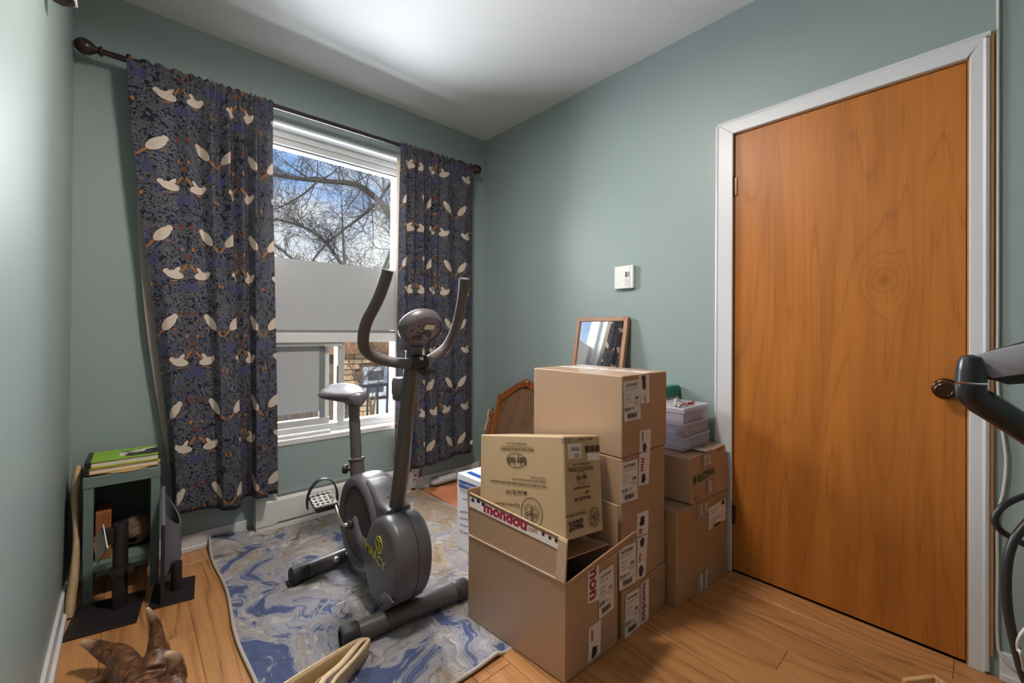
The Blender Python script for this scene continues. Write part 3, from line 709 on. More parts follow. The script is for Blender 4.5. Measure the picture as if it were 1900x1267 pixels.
bm = B(); box(bm, (BX - .030, -1.235, .035), (BX + .030, -.635, .075), .004); obj('base_beam', bm, 'bike_tube', bike)
bm = B(); box(bm, (BX - .062, -1.205, .060), (BX + .062, -1.135, .078), .003); obj('mounting_plate', bm, 'bike_tube', bike)
obj('bolt', lathe(B(), [(.011, 0), (.011, .006), (.006, .012)], (BX - .055, -1.175, .078), (0, 0, 1), 12), 'steel', bike)
obj('bolt', lathe(B(), [(.011, 0), (.011, .006), (.006, .012)], (BX + .075, -1.175, .078), (0, 0, 1), 12), 'steel', bike)
# flywheel shroud: a drum with a recessed dark disc
HC = (-.885, .290)
hw = .072; R = .198
prof = [(.150, -hw + .016), (.158, -hw + .004), (.172, -hw), (.184, -hw + .004), (.194, -hw + .018), (R, -hw + .04), (R, hw - .04), (.194, hw - .018), (.185, hw - .003), (.15, hw)]
obj('flywheel_shroud', lathe(B(), prof, (BX, HC[0], HC[1]), (1, 0, 0), 56), 'bike_plastic', bike, smooth=True, autosm=50)
obj('flywheel_disc', lathe(B(), [(.001, -hw + .004), (.110, -hw + .004), (.140, -hw + .010), (.1505, -hw + .017)], (BX, HC[0], HC[1]), (1, 0, 0), 48), 'bike_disc', bike, smooth=True)
# saddle cover between drum and steering post
bm = B(); extrude_poly(bm, [(BX - .055, y, z) for y, z in ((-.86, .47), (-.95, .484), (-1.02, .462), (-1.06, .430), (-1.14, .42), (-1.14, .30), (-.95, .30))], (.11, 0, 0), .02, 3); obj('centre_cover', bm, 'bike_plastic', bike, smooth=True, autosm=50)
front = [(-.868, .300), (-.872, .318), (-.888, .327), (-.906, .320), (-.925, .296), (-.950, .272), (-.985, .268), (-1.018, .290), (-1.045, .335), (-1.075, .372), (-1.120, .398), (-1.175, .412), (-1.225, .402), (-1.268, .370), (-1.292, .325), (-1.300, .275), (-1.294, .215), (-1.275, .165), (-1.242, .120), (-1.205, .094), (-1.150, .080), (-1.085, .076), (-1.052, .090), (-1.020, .145), (-.965, .205), (-.905, .262), (-.876, .282)]
xs0 = BX - .088
crv = [(p.y, p.z) for p in curve([(0, a, b) for a, b in front], 3, closed=True)]
bm = B(); extrude_poly(bm, [(xs0, a, b) for a, b in crv], (.150, 0, 0), .030, 5); fc = obj('side_cover', bm, 'bike_plastic', bike, smooth=True, autosm=40, lab='dark grey side cover with yellow lettering')
cen = Vector((0, -1.10, .24)); obj('cover_seam', tube(B(), [Vector((BX - .004, a, b)) for a, b in crv], .0016, 6, closed=True), 'ink_black', fc)
# lower bracket cover
low = [(-1.170, .076), (-1.168, .110), (-1.178, .140), (-1.205, .158), (-1.240, .160), (-1.268, .150), (-1.236, .112), (-1.204, .088)]
bm = B(); extrude_poly(bm, [(xs0 - .004, a, b) for a, b in low], (.02, 0, 0), .004, 2); obj('corner_cap', bm, 'bike_plastic', bike, smooth=True, autosm=40)
obj('screw_hole', lathe(B(), [(.007, 0), (.007, .002)], (xs0 - .005, -1.190, .108), (-1, 0, 0), 12), 'ink_black', bike)
fF = Face((xs0, 0, 0), (-1, 0, 0))
ptext('MARCY', fF, (678, 1017), (714, 1062), 'ink_yellow', fc, off=.002, bold=.02, hs=1.0)
c0 = fF.at(703.5, 1011, .002)
bm = B(); tube(bm, [c0 + Vector((0, .026 * math.cos(a), .031 * math.sin(a))) for a in [2 * PI * k / 40 for k in range(40)]], .0019, 6, closed=True)
for a_, b_ in (((0, .030), (0, .004)), ((0, .004), (.012, -.028)), ((0, .004), (-.012, -.028)), ((0, .014), (.025, .018)), ((0, .014), (-.025, .018))):
    tube(bm, [c0 + Vector((0, a_[0], a_[1])), c0 + Vector((0, b_[0], b_[1]))], .0017, 6)
obj('emblem', bm, 'ink_yellow', fc)
# crank and pedal (far pedal is hidden)
hub = Vector((xs0 - .006, -.888, .296))
obj('crank_hub', lathe(B(), [(.020, -.01), (.020, .004), (.013, .010), (.001, .011)], hub, (-1, 0, 0), 20), 'rubber', bike, smooth=True)
pc = Vector((-1.475, -.780, .383))
btube('crank_arm', [hub + Vector((-.004, 0, 0)), hub + Vector((-.022, .012, .006)), hub + Vector((-.034, .030, .040)), Vector((-1.440, -.815, .372)), Vector((-1.446, -.782, .392))], .0085, 'chrome', 12, 5)
ped = obj('pedal', B(), 'rubber', bike); bm = B()
AX = Vector((1, 0, 0)); L_ = Vector((0, .053, .012)); N_ = Vector((-.10, -.22, 1)).normalized()
q = [pc - AX * .052 - L_, pc + AX * .045 - L_, pc + AX * .045 + L_, pc - AX * .052 + L_]
hexa(bm, [p - N_ * .030 + (pc - p) * .25 for p in q], [p + N_ * .004 for p in q], .006); obj_pl = obj('pedal_body', bm, 'rubber', bike)
bpy.data.objects.remove(ped)
bm = B()
for k in range(5):
    a = -.042 + k * .0205; p0 = pc + AX * a - L_ * .86 + N_ * .006; p1 = pc + AX * a + L_ * .86 + N_ * .006; pts = [p0 + (p1 - p0) * (i / 8) + AX * (.0035 * (-1) ** i) for i in range(9)]
    tube(bm, pts, .0034, 6)
for k in range(5):
    p0 = pc - AX * .045 + L_ * (-.8 + k * .4) + N_ * .0055; tube(bm, [p0 + AX * (i * .011) + L_ * (.05 * (-1) ** i) for i in range(9)], .0032, 6)
obj('tread', bm, 'white_tread', obj_pl)
bm = B(); arc = []
for i in range(19):
    a = -.28 + (PI + .75) * i / 18; arc.append(pc + Vector((0, 0, .0)) - AX * (.062 * math.cos(a)) * 1.0 + Vector((0, 0, 1)) * (.088 * math.sin(a)) + Vector((0, .01, 0)))
for a, b in zip(arc, arc[1:]):
    n_ = (b - a).cross(Vector((0, 1, 0))).normalized() * .002; w_ = Vector((0, .011, 0)); hexa(bm, [a - w_ - n_, a + w_ - n_, a + w_ + n_, a - w_ + n_], [b - w_ - n_, b + w_ - n_, b + w_ + n_, b - w_ + n_])
obj('strap', bm, 'rubber', obj_pl)
# seat post, collar, seat
btube('seat_tube', [P(-.745, .40), P(-.722, .51)], .031, 'bike_tube', 20, 0)
obj('collar_rim', lathe(B(), [(.033, -.006), (.036, -.002), (.036, .004), (.033, .008)], P(-.722, .51), (P(-.722, .51) - P(-.745, .40)), 20), 'bike_tube', bike, smooth=True)
kb = obj('adjust_knob', lathe(B(), [(.008, 0), (.008, .018), (.019, .020), (.021, .026), (.019, .036), (.012, .039)], P(-.735, .475, BX - .028), (-.75, .65, 0), 16), 'rubber', bike, smooth=True, autosm=40)
btube('seat_post', [P(-.722, .50), P(-.682, .775)], .0245, 'bike_tube', 18, 0)
# saddle: outline lofted
def saddle():
    bm = B(); rows = []; N = 18; Mn = 24
    for i in range(N + 1):
        s = i / N; yy = -.475 - .285 * s                          # back (0) to nose (1)
        w = .118 * (math.sin(min(1, s * 3.2 + .18) * PI / 2)) * (1 - .72 * max(0, (s - .30) / .70) ** .75) ; w *= math.sqrt(max(.02, 1 - max(0, (s - .90) / .10) ** 2))
        th = .040 * math.sin(min(1, s * 4 + .25) * PI / 2) * (1 - .25 * s); zc = .806 + .020 * (1 - s) ** 2 - .006 * math.sin(s * PI) + (-.012 if s > .93 else 0)
        r = []
        for k in range(Mn):
            a = 2 * PI * k / Mn; cx, sz = math.cos(a), math.sin(a)
            x = w * (abs(cx) ** .75) * (1 if cx > 0 else -1); z = th * (abs(sz) ** .8) * (1 if sz > 0 else -1)
            if sz > 0: z *= .62
            else: z -= .006 * (1 - cx * cx)
            z -= .020 * (x / .118) ** 2 if sz > 0 else .010 * (x / .118) ** 2
            r.append(bm.verts.new((BX + x, yy, zc + z)))
        rows.append(r)
    for a, b in zip(rows, rows[1:]):
        for k in range(Mn): bm.faces.new((a[k], a[(k + 1) % Mn], b[(k + 1) % Mn], b[k]))
    bm.faces.new(rows[0]); bm.faces.new(rows[-1]); return bm
o = obj('seat', saddle(), 'seat_vinyl', bike, smooth=True); md = o.modifiers.new('s', 'SUBSURF'); md.levels = 1; md.render_levels = 2
obj('seat_clamp', box(B(), (BX - .03, -.71, .755), (BX + .03, -.65, .785), .006), 'bike_tube', bike)
# steering post, handlebar, console
btube('steering_post', [P(-1.105, .36), P(-1.118, .42), P(-1.150, .55), P(-1.168, .64), P(-1.190, .78), P(-1.215, .90), P(-1.238, 1.00), P(-1.250, 1.05)], [.033] * 8 and .030, 'bike_tube', 22, 6)
obj('post_socket', lathe(B(), [(.045, 0), (.043, .012), (.036, .020), (.034, .022)], P(-1.104, .392), (0, -.25, 1), 24), 'bike_plastic', bike, smooth=True, autosm=40)
obj('bolt', lathe(B(), [(.008, 0), (.008, .003), (.004, .006)], P(-1.112, .462, BX - .033), (-1, 0, 0), 12), 'steel', bike)
obj('bolt', lathe(B(), [(.008, 0), (.008, .002), (.003, .004)], P(-1.232, .885, BX - .010), (-.3, -1, 0), 12), 'steel', bike)
tk = B(); box(tk, (BX - .030, -1.185, .835), (BX + .030, -1.125, .925), .008); box(tk, (BX - .022, -1.128, .850), (BX + .022, -1.100, .915), .01); obj('tension_knob', tk, 'bike_plastic', bike, smooth=True, autosm=40)
half = [(0, -1.272, .988), (.045, -1.250, .985), (.085, -1.212, .992), (.140, -1.193, 1.014), (.176, -1.205, 1.052), (.186, -1.246, 1.125), (.170, -1.300, 1.205), (.160, -1.328, 1.262), (.154, -1.340, 1.302)]
pts = [Vector((BX - a, b, c)) for a, b, c in half[::-1]] + [Vector((BX + a, b, c)) for a, b, c in half[1:]]
hb = btube('handlebar', pts, .0195, 'bike_grip', 18, 8)
obj('handlebar_clamp', tube(B(), [(BX - .030, -1.272, .988), (BX + .030, -1.272, .988)], .0265, 16), 'rubber', bike, smooth=True, autosm=40)
obj('clamp_bolt', lathe(B(), [(.008, 0), (.008, .003), (.004, .006)], (BX - .002, -1.297, 1.004), (0, -1, .3), 12), 'chrome', bike)
bm = B(); tube(bm, [(BX, -1.280, .966), (BX + .012, -1.286, .950), (BX + .060, -1.292, .952)], [.010, .012, .008], 10); obj('clamp_lever', bm, 'rubber', bike, smooth=True)
# console: oval dish seen from its back, tilted towards the rider
cc = Vector((BX + .004, -1.292, 1.106)); tn = Vector((0.06, -.80, -.60)).normalized()      # back faces the viewer and down
cx_ = Vector((1, 0.075, 0)).normalized(); cx_ = (cx_ - tn * cx_.dot(tn)).normalized(); cy_ = cx_.cross(tn).normalized()
if cy_.z < 0: cy_ = -cy_
def oval(k, off, a=.088, b=.076):
    out = []
    for i in range(40):
        th_ = 2 * PI * i / 40; c, s = math.cos(th_), math.sin(th_); ww = a * (1 - .16 * max(0, -s))
        out.append(cc + cx_ * (ww * c * k) + cy_ * (b * s * k) + tn * off)
    return out
bm = B(); rings = [[bm.verts.new(p) for p in oval(k, o_)] for k, o_ in ((.94, -.034), (1.0, -.026), (1.0, -.012), (.94, .004), (.86, .012), (.80, .006))]
for a, b in zip(rings, rings[1:]):
    for k in range(40): bm.faces.new((a[k], a[(k + 1) % 40], b[(k + 1) % 40], b[k]))
bm.faces.new(rings[0]); con = obj('console', bm, 'bike_plastic', bike, smooth=True, autosm=60)
bm = B(); bm.faces.new([bm.verts.new(p) for p in oval(.81, .0065)]); obj('back_plate', bm, 'bike_back', con)
def crect(name, u0, v0, u1, v1, m, off=.008):
    bm = B(); q = [cc + cx_ * u + cy_ * v + tn * off for u, v in ((u0, v0), (u1, v0), (u1, v1), (u0, v1))]; hexa(bm, q, [p + tn * .0016 for p in q]); obj(name, bm, m, con)
crect('rating_label', -.002, .010, .040, .030, 'label_white'); crect('battery_door', -.010, .006, .044, .034, 'bike_plastic', .0072)
crect('slot', .002, -.003, .030, .001, 'ink_black'); crect('slot', -.012, -.012, .018, -.008, 'ink_black'); crect('socket', -.034, -.034, .006, -.020, 'ink_brown'); crect('slot', .034, -.030, .040, -.006, 'ink_black')
for u, v in ((-.026, .022), (.058, .020), (-.046, .002), (-.020, -.006), (.026, -.018)):
    obj('screw_hole', lathe(B(), [(.0042, 0), (.0042, .002)], cc + cx_ * u + cy_ * v + tn * .0068, tn, 10), 'ink_black', con)
bm = B(); q = [cc + cx_ * u + cy_ * v + tn * .010 for u, v in ((-.052, -.040), (.044, -.040), (.026, -.092), (-.026, -.092), (-.058, -.078))]; extrude_poly(bm, q, tn * -.03, .004, 2); obj('neck_bracket', bm, 'bike_back', con, smooth=True, autosm=40)

# ------------------------------------------------------------------ cardboard boxes
def quad_box(bm, q, z0, z1, bev=.004, seg=2):
    return hexa(bm, [(x, y, z0) for x, y in q], [(x, y, z1) for x, y in q], bev, seg)
def rot_quad(nl, w, d, a):
    """near-left floor corner, width along x, depth along y, turned by a"""
    c, s = math.cos(a), math.sin(a); X = Vector((c, s)); Y = Vector((-s, c)); p = Vector(nl)
    return [tuple(p), tuple(p + X * w), tuple(p + X * w + Y * d), tuple(p + Y * d)]
def carton(name, label, q, z0, z1, m, group=None, bev=.004, seam=True):
    cx = sum(p[0] for p in q) / 4; cy = sum(p[1] for p in q) / 4
    t = thing(name, label, 'box', (cx, cy, z0), group); bm = B(); quad_box(bm, q, z0, z1, bev); body = obj('carton', bm, m, t)
    if seam:                                                                  # meeting flaps on the top
        a = (Vector(q[0]) + Vector(q[3])) / 2; b = (Vector(q[1]) + Vector(q[2])) / 2
        n = (Vector(q[3]) - Vector(q[0])).normalized(); A0 = (Vector(q[0]) + Vector(q[1])) / 2
    nf = Vector((q[1][1] - q[0][1], -(q[1][0] - q[0][0]), 0)); nl = Vector((-(q[3][1] - q[0][1]), (q[3][0] - q[0][0]), 0))
    return t, Face((q[0][0], q[0][1], 0), nf), Face((q[0][0], q[0][1], 0), nl)
def blob(face, ctr, rad, m, parent, seed, name='silhouette', sx=1., sy=1.):
    """small dark animal-like print: lumpy outline"""
    rnd = random.Random(seed); c = face.at(*ctr, .0026); X = face.n.cross(Vector((0, 0, 1))).normalized() * -1; Y = Vector((0, 0, 1)); bm = B(); pts = []
    for i in range(20):
        a = 2 * PI * i / 20; r = rad * (.72 + .34 * math.sin(3 * a + rnd.random() * 6) * rnd.random() + .16 * rnd.random()); pts.append(c + X * (r * math.cos(a) * sx) + Y * (r * math.sin(a) * sy))
    f = bm.faces.new([bm.verts.new(p) for p in pts]); bmesh.ops.triangulate(bm, faces=[f]); return obj(name, bm, m, parent)
def lerp2(q, s, t):
    a = (q[0][0] + (q[1][0] - q[0][0]) * s, q[0][1] + (q[1][1] - q[0][1]) * s); b = (q[3][0] + (q[2][0] - q[3][0]) * s, q[3][1] + (q[2][1] - q[3][1]) * s)
    return (a[0] + (b[0] - a[0]) * t, a[1] + (b[1] - a[1]) * t)
def ship_label(face, q, parent):
    """shipping label from its pixel corners tl, tr, br, bl on a box face"""
    sh = decal(face, q, 'label_white', parent, 'shipping_label', .0016)
    L = lambda s, t: lerp2(q, s, t)
    ptext('NATIONEX', face, L(.13, .15), L(.87, .15), 'ink_black', sh, bold=.03, shear=.25)
    def bar(s0, t0, s1, t1, m='ink_grey', name='print_line'): decal(face, [L(s0, t0), L(s1, t0), L(s1, t1), L(s0, t1)], m, sh, name, .0026, .0002)
    for s0, t0, s1 in ((.08, .20, .92), (.08, .235, .70), (.10, .35, .52), (.10, .375, .45), (.10, .44, .42), (.10, .465, .40), (.06, .535, .95), (.62, .575, .93), (.66, .605, .92), (.05, .80, .95), (.25, .955, .70)):
        bar(s0, t0, s1, t0 + .008)
    ptext('208', face, L(.68, .50), L(.90, .495), 'ink_black', sh, bold=.03)
    bar(.05, .665, .36, .755, 'ink_black', 'code_block'); print_text('GZL', face.at(*L(.08, .74), .0034), face.at(*L(.33, .733), .0034), face.n, 'ink_white', sh, bold=.02)
    ptext('H3X', face, L(.40, .745), L(.66, .737), 'ink_black', sh, bold=.005)
    rnd = random.Random(5); s = .22
    while s < .78:
        w = rnd.choice((.010, .016, .026)); bar(s, .825, s + w, .935, 'ink_black', 'barcode_bar'); s += w + rnd.choice((.012, .018))
    return sh
def brand_tape(face, q, parent, items, m='tape_white', name='tape'):
    """tape strip from pixel corners tl, tr, br, bl; items: (text, ink, t0, t1) read downwards along the strip, or (None, ink, t) for a silhouette"""
    tp = decal(face, q, m, parent, name, .0009); L = lambda s, t: lerp2(q, s, t)
    for it in items:
        if it[0] is None: blob(face, L(.5, it[2]), it[3], it[1], tp, int(it[2] * 1000), sy=1.25)
        else: ptext(it[0], face, L(it[4] if len(it) > 4 else .22, it[2]), L(it[4] if len(it) > 4 else .22, it[3]), it[1], tp, off=.0020, bold=.035)
    return tp

GR = 'stack of four brown boxes'
SX, SY, SW, SD = -.779, -1.787, .312, .447
# bottom
q = rot_quad((SX + .004, SY), SW - .004, SD, -.01); t4, f4, l4 = carton('cardboard_box', 'bottom brown box of the stack of four, on the floor', q, 0.0, .172, 'cardboard_dark', GR)
ship_label(f4, [(1161, 1104), (1186, 1090), (1187, 1163), (1159, 1184)], t4)
brand_tape(f4, [(1189, 1083), (1204, 1072), (1203, 1148), (1188, 1162)], t4, [('mondou', 'ink_red', .04, .92)])
bm = B(); slab(bm, [f4.at(1205, 1077, .001), f4.at(1228, 1082, .012), f4.at(1228, 1087, .012), f4.at(1205, 1083, .001)], .0008); obj('torn_tape', bm, 'tape_clear', t4)
# third
q = rot_quad((SX - .004, SY - .003), SW + .006, SD, .012); t3, f3, l3 = carton('cardboard_box', 'thin brown box third from the top of the stack of four', q, .1735, .340, 'cardboard', GR)
ship_label(f3, [(1148, 1020), (1179, 1005), (1180, 1080), (1149, 1096)], t3)
brand_tape(f3, [(1183, 1000), (1202, 990), (1197, 1068), (1181, 1078)], t3, [(None, 'ink_navy', .14, .017), ('mo', 'ink_red', .38, .60), (None, 'ink_navy', .82, .019)])
# second
q = rot_quad((SX, SY), SW - .006, SD, 0.0); t2, f2, l2 = carton('cardboard_box', 'brown box second from the top of the stack, below the largest', q, .3415, .648, 'cardboard', GR)
ship_label(f2, [(1153, 859), (1183, 851), (1183, 925), (1152, 935)], t2)
brand_tape(f2, [(1186, 842), (1206, 836), (1203, 897), (1184, 902)], t2, [('mo', 'ink_red', .16, .58), (None, 'ink_navy', .80, .018)])
brand_tape(f2, [(1182, 953), (1203, 946), (1202, 988), (1181, 996)], t2, [(None, 'ink_navy', .40, .018), ('n', 'ink_red', .74, .96)])
# top
q = rot_quad((SX, SY), SW + .006, SD, 0.0); t1, f1, l1 = carton('cardboard_box', 'topmost large brown box of the stack, white tape along its top', q, .6495, .946, 'cardboard', GR)
ship_label(f1, [(1157, 708), (1186, 703), (1189, 776), (1158, 783)], t1)
brand_tape(f1, [(1184, 697), (1205, 694), (1205, 747), (1189, 749)], t1, [(None, 'ink_navy', .14, .015), (None, 'ink_navy', .38, .014), ('com', 'ink_red', .72, .99, .45)])
brand_tape(f1, [(1187, 799), (1208, 795), (1206, 835), (1186, 840)], t1, [('.com', 'ink_brown', .04, .50), (None, 'ink_navy', .82, .016)])
bm = B(); slab(bm, [(-.615, -1.785, .9465), (-.645, -1.36, .9465), (-.585, -1.36, .9465), (-.565, -1.785, .9465)][::-1], .0008); tp = obj('top_tape', bm, 'tape_white', t1)
for k in range(5):
    y = -1.72 + k * .078; bm = B(); add_poly(bm, [(-.610, y, .9485), (-.600, y + .045, .9485), (-.592, y + .045, .9485), (-.603, y, .9485)], [(0, 1, 2, 3)]); obj('print_mark', bm, 'ink_navy', tp)
bm = B(); slab(bm, [(SX + .004, -1.565, .9464), (SX + SW, -1.565, .9464), (SX + SW, -1.562, .9464), (SX + .004, -1.562, .9464)], .0004); obj('flap_seam', bm, 'cardboard_dark', t1)

# open box in front of the stack
Nn, Rn, Lb = Vector((-1.076, -1.781)), Vector((-.802, -1.788)), Vector((-1.113, -1.322)); Rb = Vector((-.800, -1.330))
q = [Nn, Rn, Rb, Lb]; ob = thing('open_cardboard_box', 'open brown box with raised flaps standing in front of the stack', 'box', (-.95, -1.55, 0)); HZ = .318; TH = .005
def wall_sheet(a, b, z0, z1, name, off=TH, m='cardboard', par=None, za=None, zb=None, lean=(0, 0)):
    """one wall of the box between two floor corners"""
    a = Vector((a[0], a[1], 0)); b = Vector((b[0], b[1], 0)); n = (b - a).cross(Vector((0, 0, 1))).normalized(); le = Vector((lean[0], lean[1], 0))
    lo0, lo1 = a + Vector((0, 0, z0)), b + Vector((0, 0, z0)); hi0, hi1 = a + Vector((0, 0, za or z1)) + le, b + Vector((0, 0, zb or z1)) + le
    bm = B(); hexa(bm, [lo0, lo1, lo1 - n * off, lo0 - n * off], [hi0, hi1, hi1 - n * off, hi0 - n * off], .0012, 1); return obj(name, bm, m, par or ob)
wall_sheet(Nn, Rn, 0, HZ, 'side_wall'); wall_sheet(Rn, Rb, 0, HZ, 'side_wall'); wall_sheet(Rb, Lb, 0, HZ, 'side_wall'); lw = wall_sheet(Lb, Nn, 0, HZ, 'side_wall')
bm = B(); quad_box(bm, [tuple(p) for p in q], .001, .006, 0); obj('bottom', bm, 'cardboard', ob)
lf = wall_sheet(Lb, Nn, HZ, .46, 'flap', lean=(.012, .004), za=.474, zb=.444)          # left flap, straight up
ef = B(); tube(ef, [(Lb.x + .010, Lb.y + .004, .4745), (Nn.x + .014, Nn.y + .004, .4445)], .0035, 6); obj('torn_edge', ef, 'carton_edge', lf)
bm = B(); a = Vector((Lb.x, Lb.y, HZ)); b = Vector((Nn.x, Nn.y, HZ)); tube(bm, [a, b], .0035, 6); obj('crease', bm, 'carton_edge', lw)
# inner layer of the left flap, folded double along the right end
bm = B(); hexa(bm, [(-1.079, -1.745, HZ), (-1.078, -1.783, HZ), (-1.083, -1.783, HZ), (-1.084, -1.745, HZ)], [(-1.067, -1.745, .446), (-1.066, -1.781, .443), (-1.071, -1.781, .443), (-1.072, -1.745, .446)], .0008, 1); obj('folded_tab', bm, 'carton_edge', lf)
# front flap folding out over the front face
A0, A1 = Vector((Nn.x + .004, Nn.y, HZ)), Vector((Rn.x, Rn.y, HZ + .01)); O0, O1 = Vector((-1.030, -1.862, .408)), Vector((-.775, -1.842, .414))
bm = B(); nrm = (A1 - A0).cross(O0 - A0).normalized() * .005; hexa(bm, [A0, A1, O1, O0], [A0 + nrm, A1 + nrm, O1 + nrm, O0 + nrm], .001, 1); obj('flap', bm, 'cardboard', ob)
wall_sheet(Rn, Rb, HZ, .50, 'flap', lean=(.004, 0), za=.488, zb=.50)                     # right flap against the stack
wall_sheet(Rb, Lb, HZ, .49, 'flap', lean=(0, .012))                                      # back flap
bm = B(); hexa(bm, [(-1.06, -1.755, .370), (-.825, -1.765, .350), (-.825, -1.36, .315), (-1.06, -1.36, .315)], [(-1.06, -1.755, .374), (-.825, -1.765, .354), (-.825, -1.36, .319), (-1.06, -1.36, .319)]); obj('inner_flap', bm, 'cardboard_dark', ob)
# tape and label on the open box
nl = Vector((-(Lb.y - Nn.y), (Lb.x - Nn.x), 0)).normalized(); la = Vector((Lb.x + .012, Lb.y + .004, .474)); lb_ = Vector((Nn.x + .012, Nn.y + .004, .444))
ln = (la - Vector((Nn.x, Nn.y, HZ))).cross(lb_ - la); ln = ln if ln.x < 0 else -ln
fl_flap = Face((Nn.x, Nn.y, HZ), ln)
tp = decal(fl_flap, [(869, 919), (1047, 1009), (1046, 1024), (869, 938)], 'tape_white', lf, 'tape', .0014)
ptext('mondou', fl_flap, (897, 948), (977, 984), 'ink_red', tp, bold=.05, hs=.78); ptext('.com', fl_flap, (978, 983), (997, 990), 'ink_red', tp, bold=.01)
for k, (u, v) in enumerate(((877, 928), (887, 930), (896, 936), (1008, 991), (1020, 998), (1032, 1004))): blob(fl_flap, (u, v), .011 if k < 3 else .008, 'ink_navy', tp, k, sy=1.1)
blob(fl_flap, (1042, 1009), .008, 'ink_red', tp, 11)
fo = Face((Nn.x, Nn.y, 0), ((Rn.y - Nn.y), -(Rn.x - Nn.x), 0))
brand_tape(fo, [(1091, 1050), (1111, 1040), (1111, 1112), (1090, 1121)], ob, [('mon', 'ink_red', .02, .95)])
ship_label(fo, [(1111, 1064), (1138, 1046), (1139, 1127), (1111, 1150)], ob)
brand_tape(fo, [(1093, 1165), (1115, 1148), (1114, 1210), (1091, 1230)], ob, [('.com', 'ink_red', .10, .46), (None, 'ink_navy', .84, .018)])

# printed sewing-machine box, upside down and tilted in the open box
from mathutils import Euler
kk = .955; o0 = CAM + (Vector((-1.012, -1.728, .408)) - CAM) * kk
ca, sa = math.cos(-.158), math.sin(-.158); cb, sb = math.cos(.148), math.sin(.148); cc3, sc3 = math.cos(.045), math.sin(.045)
Rm = Matrix(((cc3, -sc3, 0), (sc3, cc3, 0), (0, 0, 1))) @ Matrix(((cb, 0, sb), (0, 1, 0), (-sb, 0, cb))) @ Matrix(((1, 0, 0), (0, ca, -sa), (0, sa, ca)))
dm = Vector((.223, .436, .339)) * kk; ex, ey, ez = [Rm @ Vector(v) for v in ((1, 0, 0), (0, 1, 0), (0, 0, 1))]
co = lambda a, b, c: o0 + ex * (a * dm.x) + ey * (b * dm.y) + ez * (c * dm.z)
bb = thing('printed_carton', 'tan sewing machine carton lying upside down in the open box', 'box', o0)
bm = B(); hexa(bm, [co(0, 0, 0), co(1, 0, 0), co(1, 1, 0), co(0, 1, 0)], [co(0, 0, 1), co(1, 0, 1), co(1, 1, 1), co(0, 1, 1)], .005, 2); obj('carton', bm, 'cardboard_tan', bb)
bl = Face(co(0, 0, 0), -ex); bf = Face(co(0, 0, 0), -ey)
def T(s, f, a, b, **k): ptext(s, f, a, b, 'ink_brown', bb, **k)
T('www.BabyLock.com', bl, (978, 822), (940, 821)); T('FOR THE LOVE OF SEWING', bl, (990, 832), (929, 830), bold=.02)
def ring(face, c, a, b, r, m, par, n=36, name='logo_ring'):
    c = face.at(*c, .0024); X = ey if face is bl else ex; Y = ez; bm = B()
    o_ = [c + X * (a * math.cos(2 * PI * k / n)) + Y * (b * math.sin(2 * PI * k / n)) for k in range(n)]; i_ = [c + X * ((a - r) * math.cos(2 * PI * k / n)) + Y * ((b - r) * math.sin(2 * PI * k / n)) for k in range(n)]
    add_poly(bm, o_ + i_, [(k, (k + 1) % n, n + (k + 1) % n, n + k) for k in range(n)]); return obj(name, bm, m, par)
decal(bl, [(930, 827.5), (990, 829.5), (990, 830.3), (930, 828.3)], 'ink_brown', bb, 'rule', .0022, .0003)
ring(bl, (957.5, 854), .049, .026, .0026, 'ink_brown', bb); T('baby lock', bl, (976, 849), (940, 848), bold=.03, hs=1.5)
T('• Online Classes', bl, (1014, 886), (984, 884)); T('• Baby Lock Creative Accessory Feet', bl, (1014, 893), (950, 887)); T('Ask your Baby Lock Retailer about these useful accessories', bl, (1014, 902), (910, 890), bold=.025)
T('Model BL15B', bl, (977, 911), (939, 909), bold=.02); T('& genuine collection', bl, (964, 936), (920, 931))
ring(bl, (986, 952), .050, .050, .0026, 'ink_brown', bb); 
for k, (du, dv, r_) in enumerate(((-5, -6, .020), (-5, -6, .013), (6, -2, .020), (6, -2, .012), (-4, 8, .020), (-4, 8, .012), (5, 9, .014))): ring(bl, (986 + du, 952 + dv), r_, r_, .002, 'ink_brown', bb, 20, 'logo_swirl')
T('Model BL15B', bf, (1096, 919), (1066, 925), bold=.03, hs=.8); T('MADE IN THAILAND', bf, (1094, 900), (1065, 905), bold=.04); T('CWS', bf, (1094, 909), (1086, 911), bold=.03)
ring(bf, (1079, 886), .026, .022, .0022, 'ink_brown', bb); T('baby lock', bf, (1089, 881), (1070, 885), bold=.03, hs=1.3)
T('FOR THE LOVE OF SEWING', bf, (1101, 866), (1055, 871), bold=.03); decal(bf, [(1054, 868), (1101, 864.5), (1101, 865.3), (1054, 869)], 'ink_brown', bb, 'rule', .0022, .0003); T('www.BabyLock.com', bf, (1095, 857), (1063, 861))
T('zest', bf, (1083, 961), (1055, 970), bold=.02, hs=1.2); T('& genuine collection', bf, (1088, 948), (1049, 957)); ring(bf, (1103, 959), .029, .032, .0022, 'ink_brown', bb)
for k, (du, dv, r_) in enumerate(((-4, -7, .013), (-4, -7, .008), (4, -3, .013), (4, -3, .007), (-3, 7, .013), (-3, 7, .008), (4, 9, .010), (0, 0, .006))): ring(bf, (1103 + du, 959 + dv), r_, r_ * 1.1, .0018, 'ink_brown', bb, 20, 'logo_swirl')
T('Made in Thailand', bf, (1098, 812), (1072, 814)); T('N.W. 6.2 KG', bf, (1060, 812), (1042, 814)); T('G.W. 7.5 KG', bf, (1060, 817), (1042, 819))
st = decal(bf, [(1053, 824), (1078, 822), (1079, 849), (1054, 852)], 'label_white', bb, 'barcode_label', .0016)
